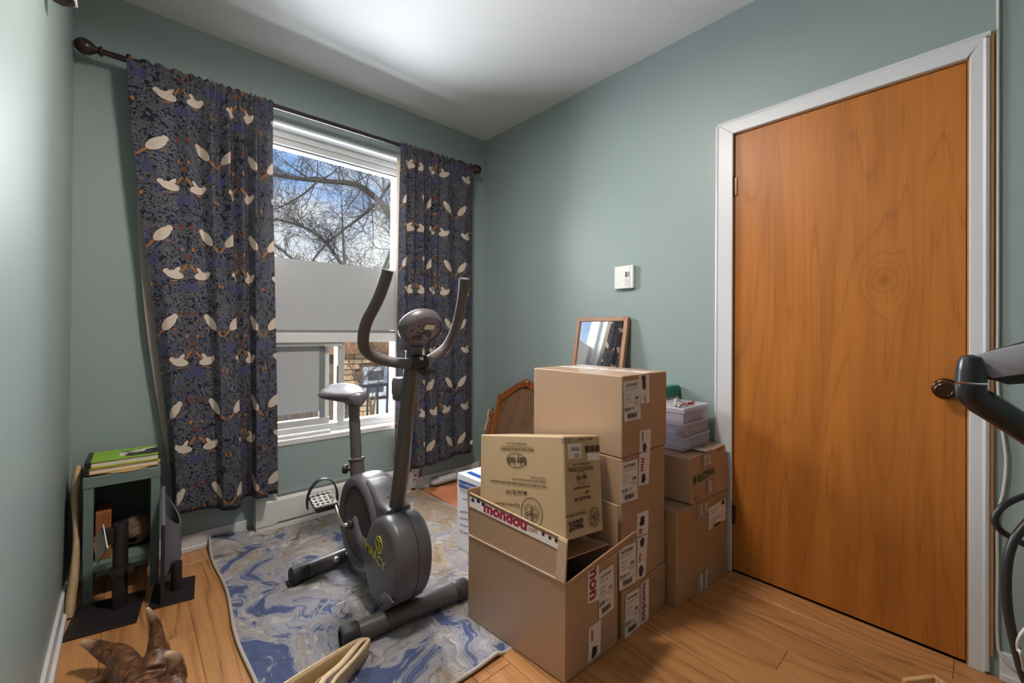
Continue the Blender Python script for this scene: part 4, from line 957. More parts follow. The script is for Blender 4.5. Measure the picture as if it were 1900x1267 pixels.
for k in range(9): decal(bf, [(1060 + k * 1.8, 829), (1061 + k * 1.8, 829), (1061 + k * 1.8, 837), (1060 + k * 1.8, 837)], 'ink_grey', st, 'barcode_bar', .0026, .0003)
for k in range(5): decal(bf, [(1066 + k * 2, 841), (1067 + k * 2, 841), (1067 + k * 2, 849), (1066 + k * 2, 849.5)], 'ink_grey', st, 'barcode_bar', .0026, .0003)
for k in range(3): decal(bf, [(1086 + k * 9.5, 827.5 - k * .8), (1093 + k * 9.5, 827 - k * .8), (1093.5 + k * 9.5, 838.5 - k * .8), (1086 + k * 9.5, 839.5 - k * .8)], 'ink_brown', bb, 'handling_symbol', .0016)
decal(bf, [(1089, 841), (1112, 839), (1112, 853), (1090, 855)], 'label_white', bb, 'address_label', .0016)

# printer carton behind
q = [(-.838, -1.28), (-.45, -1.28), (-.45, -.872), (-.852, -.872)]
pt, pf, pl = carton('printer_carton', 'white and blue printer carton standing on the rug behind the boxes', q, .0165, .388, 'carton_white', bev=.002)
decal(pl, [(851.5, 889), (889, 903), (889, 916), (851.5, 902)], 'ink_blue', pt, 'blue_band'); ptext('HL-L2460DWXL', pl, (853, 898), (882, 909), 'ink_white', pt, off=.003, bold=.01)
ptext('Imprimante laser', pl, (853, 911), (905, 932), 'ink_grey', pt, bold=.005)
for v in (922, 945, 958, 971, 984): decal(pl, [(858, v + 2), (868, v + 5), (868, v + 6.5), (858, v + 3.5)], 'ink_grey', pt, 'print_line')
for v in (947, 959, 971, 983): decal(pl, [(854, v), (857, v + 1), (857, v + 4), (854, v + 3)], 'ink_grey', pt, 'print_icon')
bm = B(); slab(bm, [(-.82, -1.20, .3885), (-.79, -1.20, .3885), (-.79, -.90, .3885), (-.82, -.90, .3885)], .0006); obj('blue_stripe', bm, 'ink_blue', pt)

# right-hand boxes by the door
q = [(-.462, -1.834), (-.052, -1.866), (-.030, -1.44), (-.436, -1.41)]
bx, bff, bfl = carton('cardboard_box', 'large plain brown box on the floor next to the door', q, 0, .384, 'cardboard_dark')
brand_tape(bff, [(1293, 938), (1315, 927), (1316, 953), (1293, 968)], bx, [('APEC', 'ink_white', .1, .8, .3), ('KOR', 'ink_white', .15, .8, .75)], 'tape_clear')
sh = decal(bff, [(1315, 943), (1346, 924), (1346, 962), (1315, 984)], 'label_white', bx, 'shipping_label', .0016)
for (a, b) in (((1318, 948), (1334, 939)), ((1318, 954), (1330, 947)), ((1318, 970), (1342, 955)), ((1318, 966), (1336, 954)), ((1318, 975), (1328, 969))): decal(bff, [a, b, (b[0], b[1] + 1.3), (a[0], a[1] + 1.3)], 'ink_grey', sh, 'print_line', .0026, .0003)
decal(bff, [(1339, 930), (1344, 927), (1344, 934), (1339, 937)], 'ink_black', sh, 'code_block', .0026, .0003); decal(bff, [(1324, 974), (1337, 966), (1337, 970), (1324, 978)], 'ink_black', sh, 'barcode', .0026, .0003)
brand_tape(bff, [(1293, 1068), (1315, 1052), (1314, 1090), (1294, 1104)], bx, [('KORN', 'ink_white', .1, .9, .3), ('FRAGILE', 'ink_white', .05, .95, .75)], 'tape_clear')
q0 = [(-.348, -1.842), (-.026, -1.868), (-.012, -1.600), (-.372, -1.57)]; q1 = [(-.362, -1.836), (-.044, -1.856), (-.025, -1.60), (-.382, -1.57)]
el = thing('cardboard_box', 'slanted brown box with green lettering under the clear plastic case', 'box', (-.2, -1.72, .3865))
bm = B(); hexa(bm, [(x, y, .3865) for x, y in q0], [(q1[0][0], q1[0][1], .578), (q1[1][0], q1[1][1], .590), (q1[2][0], q1[2][1], .590), (q1[3][0], q1[3][1], .578)], .004); obj('carton', bm, 'cardboard', el)
ef_ = Face((q0[0][0], q0[0][1], .3865), Vector((q0[1][0] - q0[0][0], q0[1][1] - q0[0][1], 0)).cross(Vector((q1[0][0] - q0[0][0], q1[0][1] - q0[0][1], .19))))
ptext('ELOPAK', ef_, (1296, 895), (1328, 877), 'ink_green', el, bold=.03, hs=1.1)
blob(ef_, (1290, 892), .017, 'ink_green', el, 3, 'leaf_logo', .8, 1.2)
brand_tape(ef_, [(1302, 846), (1319, 837), (1319, 862), (1304, 871)], el, [('KOR', 'ink_white', .1, .9, .3), ('ACE', 'ink_white', .1, .9, .75)], 'tape_clear')
brand_tape(ef_, [(1311, 893), (1323, 889), (1324, 914), (1311, 919)], el, [('KOR', 'ink_white', .05, .9, .4)], 'tape_clear')
ptext('A4TD', ef_, (1331, 838), (1342, 832), 'ink_brown', el, bold=.02)
for v in (0, 4): ptext('Elopak carton', ef_, (1287, 926 + v), (1299, 920 + v), 'ink_brown', el)
fe = Face((q0[0][0], q0[0][1], .4), (-1, 0, .06))
for v in (0, 5): decal(fe, [(1238, 855 + v), (1274, 863 + v), (1274, 865 + v), (1238, 857 + v)], 'ink_brown', el, 'print_line', .004)
bm = B(); slab(bm, [(-.24, -1.852, .5895), (-.17, -1.852, .5915), (-.20, -1.68, .5915), (-.27, -1.68, .5895)], .001); obj('top_tape', bm, 'tape_clear', el)

# clear organiser case
og = thing('organizer_case', 'clear plastic three-tier craft organizer on the slanted brown box', 'organizer', (-.19, -1.70, .594))
gx0, gx1, gy0, gy1 = -.318, -.066, -1.792, -1.620; gz = [.593, .650, .708, .762]
def shell(lo, hi, th, name, m, par):
    x0, y0, z0 = lo; x1, y1, z1 = hi; bm = B()
    box(bm, (x0, y0, z0), (x1, y0 + th, z1)); box(bm, (x0, y1 - th, z0), (x1, y1, z1)); box(bm, (x0, y0 + th, z0), (x0 + th, y1 - th, z1)); box(bm, (x1 - th, y0 + th, z0), (x1, y1 - th, z1)); box(bm, (x0 + th, y0 + th, z0), (x1 - th, y1 - th, z0 + th))
    return obj(name, bm, m, par)
for k in range(3):
    s = .004 * (2 - k) * -1; tr = shell((gx0 + .004 * k, gy0 + .004 * k, gz[k]), (gx1 - .002 * k, gy1, gz[k + 1] - .002), .002, 'tray', 'case_plastic', og)
    boxo('rim', (gx0 + .004 * k - .003, gy0 + .004 * k - .003, gz[k + 1] - .008), (gx1, gy0 + .004 * k + .001, gz[k + 1] - .001), 'case_rim', tr, .001); boxo('rim', (gx0 + .004 * k - .003, gy0, gz[k + 1] - .008), (gx0 + .004 * k + .001, gy1, gz[k + 1] - .001), 'case_rim', tr, .001)
    for j in range(1, 5): boxo('divider', (gx0 + j * .05 + .004, gy0 + .004 * k + .002, gz[k] + .003), (gx0 + j * .05 + .0058, gy1 - .003, gz[k + 1] - .006), 'case_rim', tr, 0)
bm = B(); hexa(bm, [(gx0 + .004, gy0 + .004, gz[3]), (gx1, gy0 + .004, gz[3]), (gx1, gy1, gz[3]), (gx0 + .004, gy1, gz[3])], [(gx0 + .004, gy0 + .004, gz[3] + .013), (gx1, gy0 + .004, gz[3] + .013), (gx1, gy1, gz[3] + .013), (gx0 + .004, gy1, gz[3] + .013)], .003); obj('lid', bm, 'case_rim', og)
def inside(name, label, bm, m, cat='craft item'): tag(obj(name, bm, m, None, smooth=True, autosm=40), label, cat)
inside('purple_spool', 'dark purple round spool in the middle tray of the clear case', lathe(B(), [(.022, 0), (.022, .006), (.016, .010), (.016, .014), (.020, .020)], (-.288, -1.762, .653), n=18), 'purple_plastic', 'spool')
inside('wooden_dowel', 'long pale dowel lying in the middle tray of the clear case', tube(B(), [(-.24, -1.774, .662), (-.085, -1.776, .670)], .005, 10), 'tan_plastic', 'dowel')
inside('lace_bundle', 'pale crumpled lace in the bottom tray of the clear case', lathe(B(), [(.004, 0), (.018, .004), (.022, .014), (.012, .020), (.016, .028), (.004, .034)], (-.235, -1.765, .597), n=9), 'bead_cream', 'lace')
inside('thread_box', 'dark small box in the top tray of the clear case', box(B(), (-.160, -1.770, .712), (-.125, -1.70, .748), .002), 'book_black', 'box')
inside('pink_block', 'pale pink block in the top tray of the clear case', box(B(), (-.212, -1.770, .712), (-.170, -1.70, .744), .003), 'tape_white', 'block')
# pliers on the lid
pz = gz[3] + .0135; pr = thing('pliers', 'grey pliers with red grips lying on the clear organizer', 'pliers', (-.2, -1.73, pz))
bm = B(); tube(bm, curve([(-.150, -1.755, pz + .007), (-.19, -1.762, pz + .008), (-.225, -1.755, pz + .008)], 5), .0065, 8); obj('grip', bm, 'red_plastic', pr, smooth=True)
bm = B(); tube(bm, curve([(-.225, -1.755, pz + .007), (-.26, -1.765, pz + .014), (-.29, -1.758, pz + .007), (-.31, -1.765, pz + .007)], 6), [.008] * 18 + [.003], 8); obj('jaw', bm, 'steel', pr, smooth=True)
bm = B(); tube(bm, curve([(-.215, -1.742, pz + .006), (-.25, -1.725, pz + .028), (-.285, -1.735, pz + .020), (-.31, -1.75, pz + .008)], 6), .006, 8); obj('handle', bm, 'grey_card', pr, smooth=True)
# small green-topped box behind the organiser
gb = thing('green_box', 'small grey box with a green lid behind the clear organizer', 'box', (-.08, -1.598, .594))
boxo('carton', (-.20, -1.616, .594), (-.012, -1.580, .792), 'grey_card', gb, .002); boxo('lid', (-.202, -1.618, .785), (-.010, -1.578, .838), 'green_card', gb, .003)
for k in range(3): boxo('side_stripe', (-.17 + k * .05, -1.6172, .60), (-.15 + k * .05, -1.615, .785), 'ink_grey', gb)

# ------------------------------------------------------------------ mirror leaning on the door-side wall
mi = thing('leaning_mirror', 'tall mirror in a thin wooden frame leaning on the wall behind the boxes', 'mirror', (-.20, -1.15, 0))
mt, mb = Vector((-.022, 0, 1.190)), Vector((-.245, 0, .004)); my0, my1 = -1.330, -.971
mu = (mt - mb).normalized(); mn = Vector((-mu.z, 0, mu.x)); ML = (mt - mb).length
mp_ = lambda y, s, off=0.: Vector((mb.x, y, mb.z)) + mu * s + mn * off
def mbar(y0, y1, s0, s1, a, b, m, name):
    bm = B(); hexa(bm, [mp_(y0, s0, a), mp_(y1, s0, a), mp_(y1, s1, a), mp_(y0, s1, a)], [mp_(y0, s0, b), mp_(y1, s0, b), mp_(y1, s1, b), mp_(y0, s1, b)], .0015, 1); return obj(name, bm, m, mi)
fwid = .024
mbar(my0, my0 + fwid, 0, ML, -.012, .012, 'mirror_wood', 'frame_rail'); mbar(my1 - fwid, my1, 0, ML, -.012, .012, 'mirror_wood', 'frame_rail')
mbar(my0 + fwid, my1 - fwid, ML - fwid, ML, -.012, .012, 'mirror_wood', 'frame_rail'); mbar(my0 + fwid, my1 - fwid, 0, fwid, -.012, .012, 'mirror_wood', 'frame_rail')
mbar(my0 + fwid - .003, my1 - fwid + .003, fwid - .003, ML - fwid + .003, -.008, .003, 'mirror_glass', 'mirror_pane')

# ------------------------------------------------------------------ carved fire screen leaning in the corner
hs = thing('carved_screen', 'carved wooden screen with a shell crest leaning in the room corner', 'screen', (-.18, -.53, 0))
ht, hb_ = Vector((-.035, 0, .765)), Vector((-.235, 0, .005)); hu = (ht - hb_).normalized(); hn = Vector((-hu.z, 0, hu.x)); HLn = (ht - hb_).length
hp = lambda y, s, off=0.: Vector((hb_.x, y, hb_.z)) + hu * s + hn * off
yc = -.545
def outline(k, top, sh, w):
    """arched outline, half profile mirrored about the middle"""
    half = [(w, .10), (w, sh - .10), (w, sh), (w - .03, sh + .012), (w - .065, sh + .035), (w - .095, sh + .058), (w - .14, sh + .082), (.085, top - .022), (.05, top - .012), (.022, top), (0, top)]
    pp = [(yc + a, b) for a, b in half] + [(yc - a, b) for a, b in half[-2::-1]]; sm = curve([(0, a, b) for a, b in pp], 4); return [(p.y, p.z) for p in sm]
o1 = outline(0, HLn - .004, HLn - .135, .262); o2 = [(yc + (a - yc) * .86, .13 + (b - .13) * .945) for a, b in o1]; o2 = [(a, min(b, HLn - .052) if abs(a - yc) < .05 else b - .004) for a, b in o2]
bm = B(); A = [bm.verts.new(hp(a, b, .018)) for a, b in o1]; Bv = [bm.verts.new(hp(a, b, .014)) for a, b in o2]; Cv = [bm.verts.new(hp(a, b, -.004)) for a, b in o2]; Dv = [bm.verts.new(hp(a, b, -.006)) for a, b in o1]
for r0, r1 in ((A, Bv), (Bv, Cv), (Cv, Dv), (Dv, A)):
    for i in range(len(o1)):
        j = (i + 1) % len(o1); bm.faces.new((r0[i], r0[j], r1[j], r1[i]))
obj('frame', bm, 'frame_wood', hs)
bm = B(); f_ = bm.faces.new([bm.verts.new(hp(a, b, .002)) for a, b in o2]); bmesh.ops.triangulate(bm, faces=[f_]); r_ = bmesh.ops.extrude_face_region(bm, geom=bm.faces[:]); bmesh.ops.translate(bm, verts=[v for v in r_['geom'] if isinstance(v, bmesh.types.BMVert)], vec=hn * -.005); obj('panel', bm, 'panel_wood', hs)
bm = B(); cr = hp(yc, HLn - .018, .022)
for k in range(7):
    a = PI * (k + .5) / 7; tube(bm, [cr - hu * .012, cr + Vector((0, 1, 0)) * (.024 * math.cos(a)) + hu * (.020 * math.sin(a)) + hn * .004], [.0035, .0062], 8)
lathe(bm, [(.028, -.006), (.026, .002), (.018, .004)], cr, hn, 20); obj('shell_crest', bm, 'frame_wood', hs, smooth=True)
for yy in (yc + .300, yc - .300):
    pr_ = [(.012, 0), (.020, .006), (.022, .018), (.015, .028), (.013, .045), (.019, .052), (.021, .064), (.016, .074), (.011, .082), (.0135, .12), (.0165, .25), (.0145, .36), (.012, .40), (.018, .408), (.018, .418), (.011, .428), (.015, .445), (.0165, .47), (.010, .490), (.0065, .505), (.009, .515), (.001, .524)]
    obj('turned_post', lathe(B(), pr_, hp(yy, .040, .012), hu, 18), 'frame_wood', hs, smooth=True)
    for s in (.16, .46): obj('dowel', tube(B(), [hp(yy, s, .012), hp(yc + .262 * (1 if yy > yc else -1), s, .006)], .008, 8), 'frame_wood', hs)
    obj('foot', lathe(B(), [(.016, 0), (.026, .008), (.027, .018), (.018, .028)], hp(yy, .010, .014), hu, 18), 'brown_knob', hs, smooth=True)
bm = B(); rnd = random.Random(4)
bd = thing('bead_string', 'short string of cream beads hanging on the carved screen post', 'beads', hp(yc + .30, .50, .03))
pts = [hp(yc + .306 + .006 * math.sin(k), .535 - k * .0155, .034 + .003 * (k % 2)) for k in range(10)]
obj('string', tube(B(), pts, .0018, 5), 'bead_cream', bd)
for k, p in enumerate(pts): obj('bead', lathe(B(), [(.001, -.008), (.006, -.005), (.008, 0), (.006, .005), (.001, .008)], p, (rnd.random() - .5, rnd.random(), 1), 8), 'bead_cream', bd, smooth=True)

# ------------------------------------------------------------------ bits on the floor by the back wall
def cloth_heap():
    bm = B(); NU, NV = 26, 30; g = []
    a, b, c, d = Vector((-.560, -.130)), Vector((-.300, -.100)), Vector((-.300, -.52)), Vector((-.590, -.560))
    for j in range(NV + 1):
        r = []
        for i in range(NU + 1):
            s, t_ = i / NU, j / NV; p = (a * (1 - s) + b * s) * (1 - t_) + (d * (1 - s) + c * s) * t_
            z = .010 + .020 * abs(noise.noise((p.x * 9, p.y * 9, 1))) + .030 * math.exp(-((p.y + .20 + (p.x + .45) * .4) / .045) ** 2) * min(1, s * 5) + .012 * math.sin(p.x * 40 + p.y * 18) * s
            ed = min(s, 1 - s, t_, 1 - t_) * 8; z = max(.003, z * min(1, .25 + ed))
            r.append(bm.verts.new((p.x + .012 * noise.noise((s * 4, t_ * 6, 5)), p.y + .012 * noise.noise((s * 4, t_ * 6, 9)), z)))
        g.append(r)
    for j in range(NV):
        for i in range(NU): bm.faces.new((g[j][i], g[j][i + 1], g[j + 1][i + 1], g[j + 1][i]))
    return bm
o = obj('salmon_cloth', cloth_heap(), 'salmon_cloth', None, smooth=True, loc=(-.44, -.33, .0)); md = o.modifiers.new('t', 'SOLIDIFY'); md.thickness = .003; md.offset = 1
tag(o, 'crumpled salmon orange cloth on the floor beside the rug', 'cloth')
bm = B(); tube(bm, [(-.505, -.052, .036), (-.49, -.050, .037), (-.45, -.048, .037), (-.30, -.046, .037)], [.010, .024, .030, .031], 18, flat=.9); o = obj('white_roll', bm, 'plaster_slab', None, smooth=True, autosm=60, loc=(-.4, -.05, .006))
tag(o, 'rounded grey-white roll lying against the baseboard near the corner', 'roll')
bm = B(); lathe(bm, [(.004, -.006), (.022, 0), (.027, .012), (.024, .028), (.010, .040)], (-.292, -.110, .028), (1, -.25, 0), 18); o = obj('wooden_ball', bm, 'brown_knob', None, smooth=True, loc=(-.29, -.11, .0)); tag(o, 'dark brown round wooden ball lying by the white roll', 'ball')
# small wall control with a paper tag and a wire loop at the heater's end
ct = thing('wall_control', 'small white control with dark wire at the right end of the heater', 'control', (-.61, -.012, .11))
boxo('body', (-.640, -.030, .085), (-.590, -.0, .175), 'plastic_white', ct, .003); boxo('sticker', (-.632, -.0312, .120), (-.602, -.0296, .165), 'tape_white', ct); boxo('mark', (-.630, -.0316, .135), (-.620, -.0298, .150), 'ink_yellow', ct); boxo('mark', (-.622, -.0317, .104), (-.604, -.0298, .116), 'ink_red', ct)
obj('wire', tube(B(), curve([(-.590, -.022, .165), (-.568, -.03, .150), (-.566, -.03, .105), (-.592, -.026, .092)], 6), .0028, 7), 'cable_black', ct, smooth=True)
bm = B(); box(bm, (-.655, -.02, .02), (-.60, -.002, .075), .002); obj('junction_plate', bm, 'plastic_white', ct)

# ------------------------------------------------------------------ side table in the left corner
cb_ = thing('side_table', 'grey-teal open side table in the left corner under the books', 'table', (-2.1, -.14, 0))
cx0, cx1, cy0, cy1 = -2.222, -1.986, -.256, -.028; lg = .030
boxo('top', (cx0 - .002, cy0 - .002, .462), (cx1 + .002, cy1, .505), 'teal_furniture', cb_, .002)
for x in (cx0, cx1 - lg):
    for y in (cy0, cy1 - lg): boxo('leg', (x, y, 0), (x + lg, y + lg, .462), 'teal_furniture', cb_, .0015)
boxo('side_panel', (cx0 + .006, cy0 + lg, .12), (cx0 + .016, cy1 - lg, .462), 'teal_furniture', cb_, 0); boxo('side_panel', (cx1 - .016, cy0 + lg, .12), (cx1 - .006, cy1 - lg, .462), 'teal_furniture', cb_, 0)
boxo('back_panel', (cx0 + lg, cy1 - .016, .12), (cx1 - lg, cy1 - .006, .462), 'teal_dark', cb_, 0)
boxo('shelf', (cx0 + .004, cy0 + .002, .118), (cx1 - .004, cy1 - .004, .148), 'teal_furniture', cb_, .0015)
SHF = .1485
# in the table
nb = thing('woven_nest', 'round shaggy bird nest ball with a dark hole on the table shelf', 'nest', (-2.062, -.135, SHF))
nc = Vector((-2.060, -.130, SHF + .066)); bm = B()
bmesh.ops.create_icosphere(bm, subdivisions=4, radius=.060, matrix=Matrix.Translation(nc))
hd = Vector((-.30, -.80, -.55)).normalized(); cut = [f for f in bm.faces if ((f.calc_center_median() - nc).normalized().dot(hd)) > .925]; bmesh.ops.delete(bm, geom=cut, context='FACES')
for v in bm.verts:
    d_ = (v.co - nc).normalized(); v.co = nc + Vector((d_.x, d_.y, d_.z * 1.02)) * (.060 + .006 * noise.noise(d_ * 6) + .004 * noise.noise(d_ * 19))
o = obj('nest_wall', bm, 'nest', nb, smooth=True); md = o.modifiers.new('t', 'SOLIDIFY'); md.thickness = .008; md.offset = -1
rnd = random.Random(9); bm = B()
for k in range(260):
    d_ = Vector((rnd.gauss(0, 1), rnd.gauss(0, 1), rnd.gauss(0, 1))).normalized()
    if d_.dot(hd) > .90: continue
    tg = d_.cross(Vector((rnd.gauss(0, 1), rnd.gauss(0, 1), rnd.gauss(0, 1)))).normalized(); p = nc + d_ * .060; tube(bm, [p - tg * .012, p + d_ * .0045, p + tg * .012 + d_ * .004], .0008, 4, cap=False)
o = obj('straw', bm, 'nest', nb); o['kind'] = 'stuff'
o = boxo('wooden_box', (-2.188, -.215, SHF), (-2.140, -.075, SHF + .195), 'box_wood', None, .002); tag(o, 'upright narrow brown wooden box on the table shelf', 'box')
# books and mat on top
mt_ = obj('woven_mat', lathe(B(), [(.10, 0), (.110, .001), (.112, .004), (.108, .006)] , (-2.092, -.150, .5055), n=40), 'wicker', None, smooth=True, loc=(-2.092, -.150, .5055)); tag(mt_, 'round woven straw mat under the two books', 'mat')
def book(name, label, z0, th, x0, x1, y0, y1, cover, ang):
    t_ = thing(name, label, 'book', ((x0 + x1) / 2, (y0 + y1) / 2, z0), 'books on the side table'); M_ = Matrix.Rotation(ang, 3, 'Z'); c = Vector(((x0 + x1) / 2, (y0 + y1) / 2, 0))
    def pc_(nm, lo, hi, m, bev=.001):
        bm = B(); box(bm, lo, hi, bev); 
        for v in bm.verts: v.co = c + M_ @ (v.co - c)
        return obj(nm, bm, m, t_)
    pc_('pages', (x0 + .006, y0 + .004, z0 + .003), (x1 - .004, y1 - .004, z0 + th - .003), 'paper'); pc_('front_cover', (x0, y0, z0 + th - .003), (x1, y1, z0 + th), cover); pc_('back_cover', (x0, y0, z0), (x1, y1, z0 + .003), cover); pc_('spine', (x0 - .004, y0 - .001, z0), (x0 + .014, y1 + .001, z0 + th + .001), 'book_black', .003)
    return t_
book('picture_book', 'yellow-edged hardback book lying under the green book', .512, .024, -2.222, -1.992, -.246, -.050, 'book_yellow', .02)
book('picture_book', 'green hardback picture book with black and white patches on top', .5365, .026, -2.214, -1.990, -.244, -.060, 'book_cover', -.01)
# wooden handle leaning in the corner
bm = B(); sp_ = [(-2.252, -.325, .003), (-2.249, -.305, .06), (-2.243, -.270, .15), (-2.241, -.235, .25), (-2.246, -.200, .34), (-2.250, -.165, .42), (-2.247, -.130, .485), (-2.244, -.110, .525)]
tube(bm, curve(sp_, 6), [.017 + .004 * math.sin(k * .22) for k in range(43)], 14, flat=.72); o = obj('tool_shaft', bm, 'stick_wood', None, smooth=True, autosm=50, loc=(-2.25, -.3, 0)); tag(o, 'pale curved wooden tool shaft leaning in the left corner', 'shaft')

# ------------------------------------------------------------------ monitor stands on the floor
s1 = thing('monitor_stand', 'black monitor stand with a silver mounting plate in front of the side table', 'monitor stand', (-2.15, -.38, 0))
bm = B(); hexa(bm, [(-2.262, -.492, .0005), (-2.062, -.527, .0005), (-2.030, -.290, .0005), (-2.235, -.262, .0005)], [(-2.262, -.492, .008), (-2.062, -.527, .008), (-2.030, -.290, .008), (-2.235, -.262, .008)], .002); obj('base_plate', bm, 'black_metal', s1)
pb = Vector((-2.110, -.372, .008)); obj('post', lathe(B(), [(.0235, 0), (.0235, .328), (.0225, .331), (.001, .331)], pb, n=28), 'black_metal', s1, smooth=True, autosm=40)
cl_ = obj('clamp', lathe(B(), [(.029, .130), (.030, .133), (.030, .156), (.029, .159)], pb, n=28), 'black_satin', s1, smooth=True, autosm=40)
obj('clamp_screw', box(B(), pb + Vector((.020, -.040, .134)), pb + Vector((.040, -.012, .156)), .003), 'black_satin', cl_)
obj('neck', box(B(), pb + Vector((-.052, -.012, .255)), pb + Vector((-.015, .014, .318)), .004), 'black_metal', s1)
vc = pb + Vector((-.056, .004, .262)); vn = Vector((-.93, -.30, .12)).normalized(); vx = vn.cross(Vector((0, 0, 1))).normalized(); vy = vx.cross(vn)
r45 = .75; ax_, ay_ = vx * math.cos(r45) + vy * math.sin(r45), -vx * math.sin(r45) + vy * math.cos(r45)
q = [vc + ax_ * a + ay_ * b for a, b in ((-.052, -.052), (.052, -.052), (.052, .052), (-.052, .052))]; bm = B(); hexa(bm, q, [p + vn * .004 for p in q], .001); vp = obj('mounting_plate', bm, 'steel', s1)
for a, b in ((-.04, -.04), (.04, -.04), (.04, .04), (-.04, .04)): obj('screw_hole', lathe(B(), [(.004, 0), (.004, .001)], vc + ax_ * a + ay_ * b + vn * .0042, vn, 10), 'ink_black', vp)
s2 = thing('monitor_stand', 'black stand with a short post and plain base right of the side table', 'monitor stand', (-1.95, -.38, 0))
bm = B(); hexa(bm, [(-2.030, -.468, .0005), (-1.885, -.492, .0005), (-1.862, -.300, .0005), (-2.000, -.268, .0005)], [(-2.030, -.468, .008), (-1.885, -.492, .008), (-1.862, -.300, .008), (-2.000, -.268, .008)], .002); obj('base_plate', bm, 'black_metal', s2)
obj('post', lathe(B(), [(.019, 0), (.019, .110), (.018, .112), (.001, .112)], (-1.934, -.372, .008), n=24), 'black_metal', s2, smooth=True, autosm=40)
# grey tray with a curved side, standing on its edge
gt = thing('curved_tray', 'slate grey tray with a rounded side standing on edge by the curtain', 'tray', (-1.97, -.35, 0.009))
pd = Vector((-.045, -.999, 0)).normalized()      # direction along the board towards the viewer
pn = Vector((.999, -.045, 0)); b0 = Vector((-1.985, -.345, .0088))
bm = B(); hexa(bm, [b0 + pd * .125, b0 + pd * .125 + pn * .012, b0 - pd * .105 + pn * .012, b0 - pd * .105], [b0 + pd * .125 + Vector((0, 0, .312)), b0 + pd * .125 + pn * .012 + Vector((0, 0, .312)), b0 - pd * .105 + pn * .012 + Vector((0, 0, .40)), b0 - pd * .105 + Vector((0, 0, .40))], .0015); obj('board', bm, 'plastic_slate_dark', gt)
bm = B(); q0_ = []; 
for i in range(17):
    a = PI * i / 16; q0_.append((pd * (-.105 + .0 + .105 * 0) + pd * (.115 * math.cos(a)) + pn * (.012 + .060 * math.sin(a))))
for (i, j) in zip(range(16), range(1, 17)):
    a, b = q0_[i], q0_[j]; zl = lambda k: .090 + .055 * math.sin(PI * k / 16); zh = lambda k: .312 + .03 * (k / 16)
    A_, B_ = b0 + a, b0 + b; n1 = pn * math.sin(PI * i / 16) + pd * math.cos(PI * i / 16); n2 = pn * math.sin(PI * j / 16) + pd * math.cos(PI * j / 16)
    lo_i, lo_j = Vector((0, 0, zl(i) * .6)), Vector((0, 0, zl(j) * .6)); hi_i, hi_j = Vector((0, 0, zh(i) - .09 * math.sin(PI * i / 16))), Vector((0, 0, zh(j) - .09 * math.sin(PI * j / 16)))
    add_poly(bm, [A_ + lo_i, B_ + lo_j, B_ + hi_j, A_ + hi_i, A_ + lo_i - n1 * .008, B_ + lo_j - n2 * .008, B_ + hi_j - n2 * .008, A_ + hi_i - n1 * .008], [(0, 1, 2, 3), (4, 5, 6, 7), (3, 2, 6, 7), (0, 1, 5, 4)])
bmesh.ops.remove_doubles(bm, verts=bm.verts, dist=.0002); obj('curved_rim', bm, 'plastic_slate', gt, smooth=True, autosm=50)
bm = B(); hexa(bm, [b0 + pd * .126 + pn * .001 + Vector((0, 0, .3125)), b0 + pd * .126 + pn * .013 + Vector((0, 0, .3125)), b0 - pd * .104 + pn * .013 + Vector((0, 0, .401)), b0 - pd * .104 + pn * .001 + Vector((0, 0, .401))], [b0 + pd * .126 + pn * .001 + Vector((0, 0, .316)), b0 + pd * .126 + pn * .013 + Vector((0, 0, .316)), b0 - pd * .104 + pn * .013 + Vector((0, 0, .4045)), b0 - pd * .104 + pn * .001 + Vector((0, 0, .4045))]); obj('top_edge', bm, 'plastic_slate', gt)

# ------------------------------------------------------------------ antler
def remeshed(name, bm, m, vox, loc, smooth_it=6, attr=None, parent=None):
    o = obj(name, bm, m, parent, loc=loc)
    md = o.modifiers.new('r', 'REMESH'); md.mode = 'VOXEL'; md.voxel_size = vox; md.use_smooth_shade = True
    ms_ = o.modifiers.new('s', 'SMOOTH'); ms_.iterations = smooth_it; ms_.factor = .5
    dg = bpy.context.evaluated_depsgraph_get(); me = bpy.data.meshes.new_from_object(o.evaluated_get(dg)); o.modifiers.clear(); old = o.data; o.data = me; bpy.data.meshes.remove(old)
    if not me.materials: me.materials.append(MATS[m])
    if attr:
        nm, fn = attr; at_ = me.attributes.new(nm, 'FLOAT', 'POINT'); off = wloc(o)
        for i, v in enumerate(me.vertices): at_.data[i].value = fn(v.co + off)
    for p in me.polygons: p.use_smooth = True
    return o
tips = [fl(272, 1126, .235), fl(149, 1191, .100), fl(306, 1213, .150)]
pA = Vector((-2.035, -1.000, .062))
bm = B()
def tine(pts, r): tube(bm, curve(pts, 6), r, 14)
base_pts = [Vector((-2.115, -1.010, .045)), Vector((-2.06, -1.005, .055)), Vector((-1.99, -1.04, .060))]
def rr_(a, b, n, p=1.): return [a + (b - a) * (k / (n - 1)) ** p for k in range(n)]
m1 = fl(285, 1195, .10); tine([Vector((-2.035, -.985, .062)), fl(292, 1215, .085), fl(291, 1196, .115), fl(288, 1160, .168), tips[0]], rr_(.046, .0070, 25, .9))
tine([Vector((-2.070, -.985, .052)), fl(225, 1222, .065), fl(195, 1208, .075), fl(170, 1196, .088), tips[1]], rr_(.044, .0085, 25, .95))
tine([Vector((-1.985, -1.05, .060)), fl(326, 1245, .085), fl(323, 1222, .120), tips[2]], rr_(.034, .011, 19))
tine([Vector((-2.09, -1.03, .045)), fl(215, 1250, .040), fl(185, 1262, .030), fl(150, 1275, .035)], rr_(.030, .010, 19))
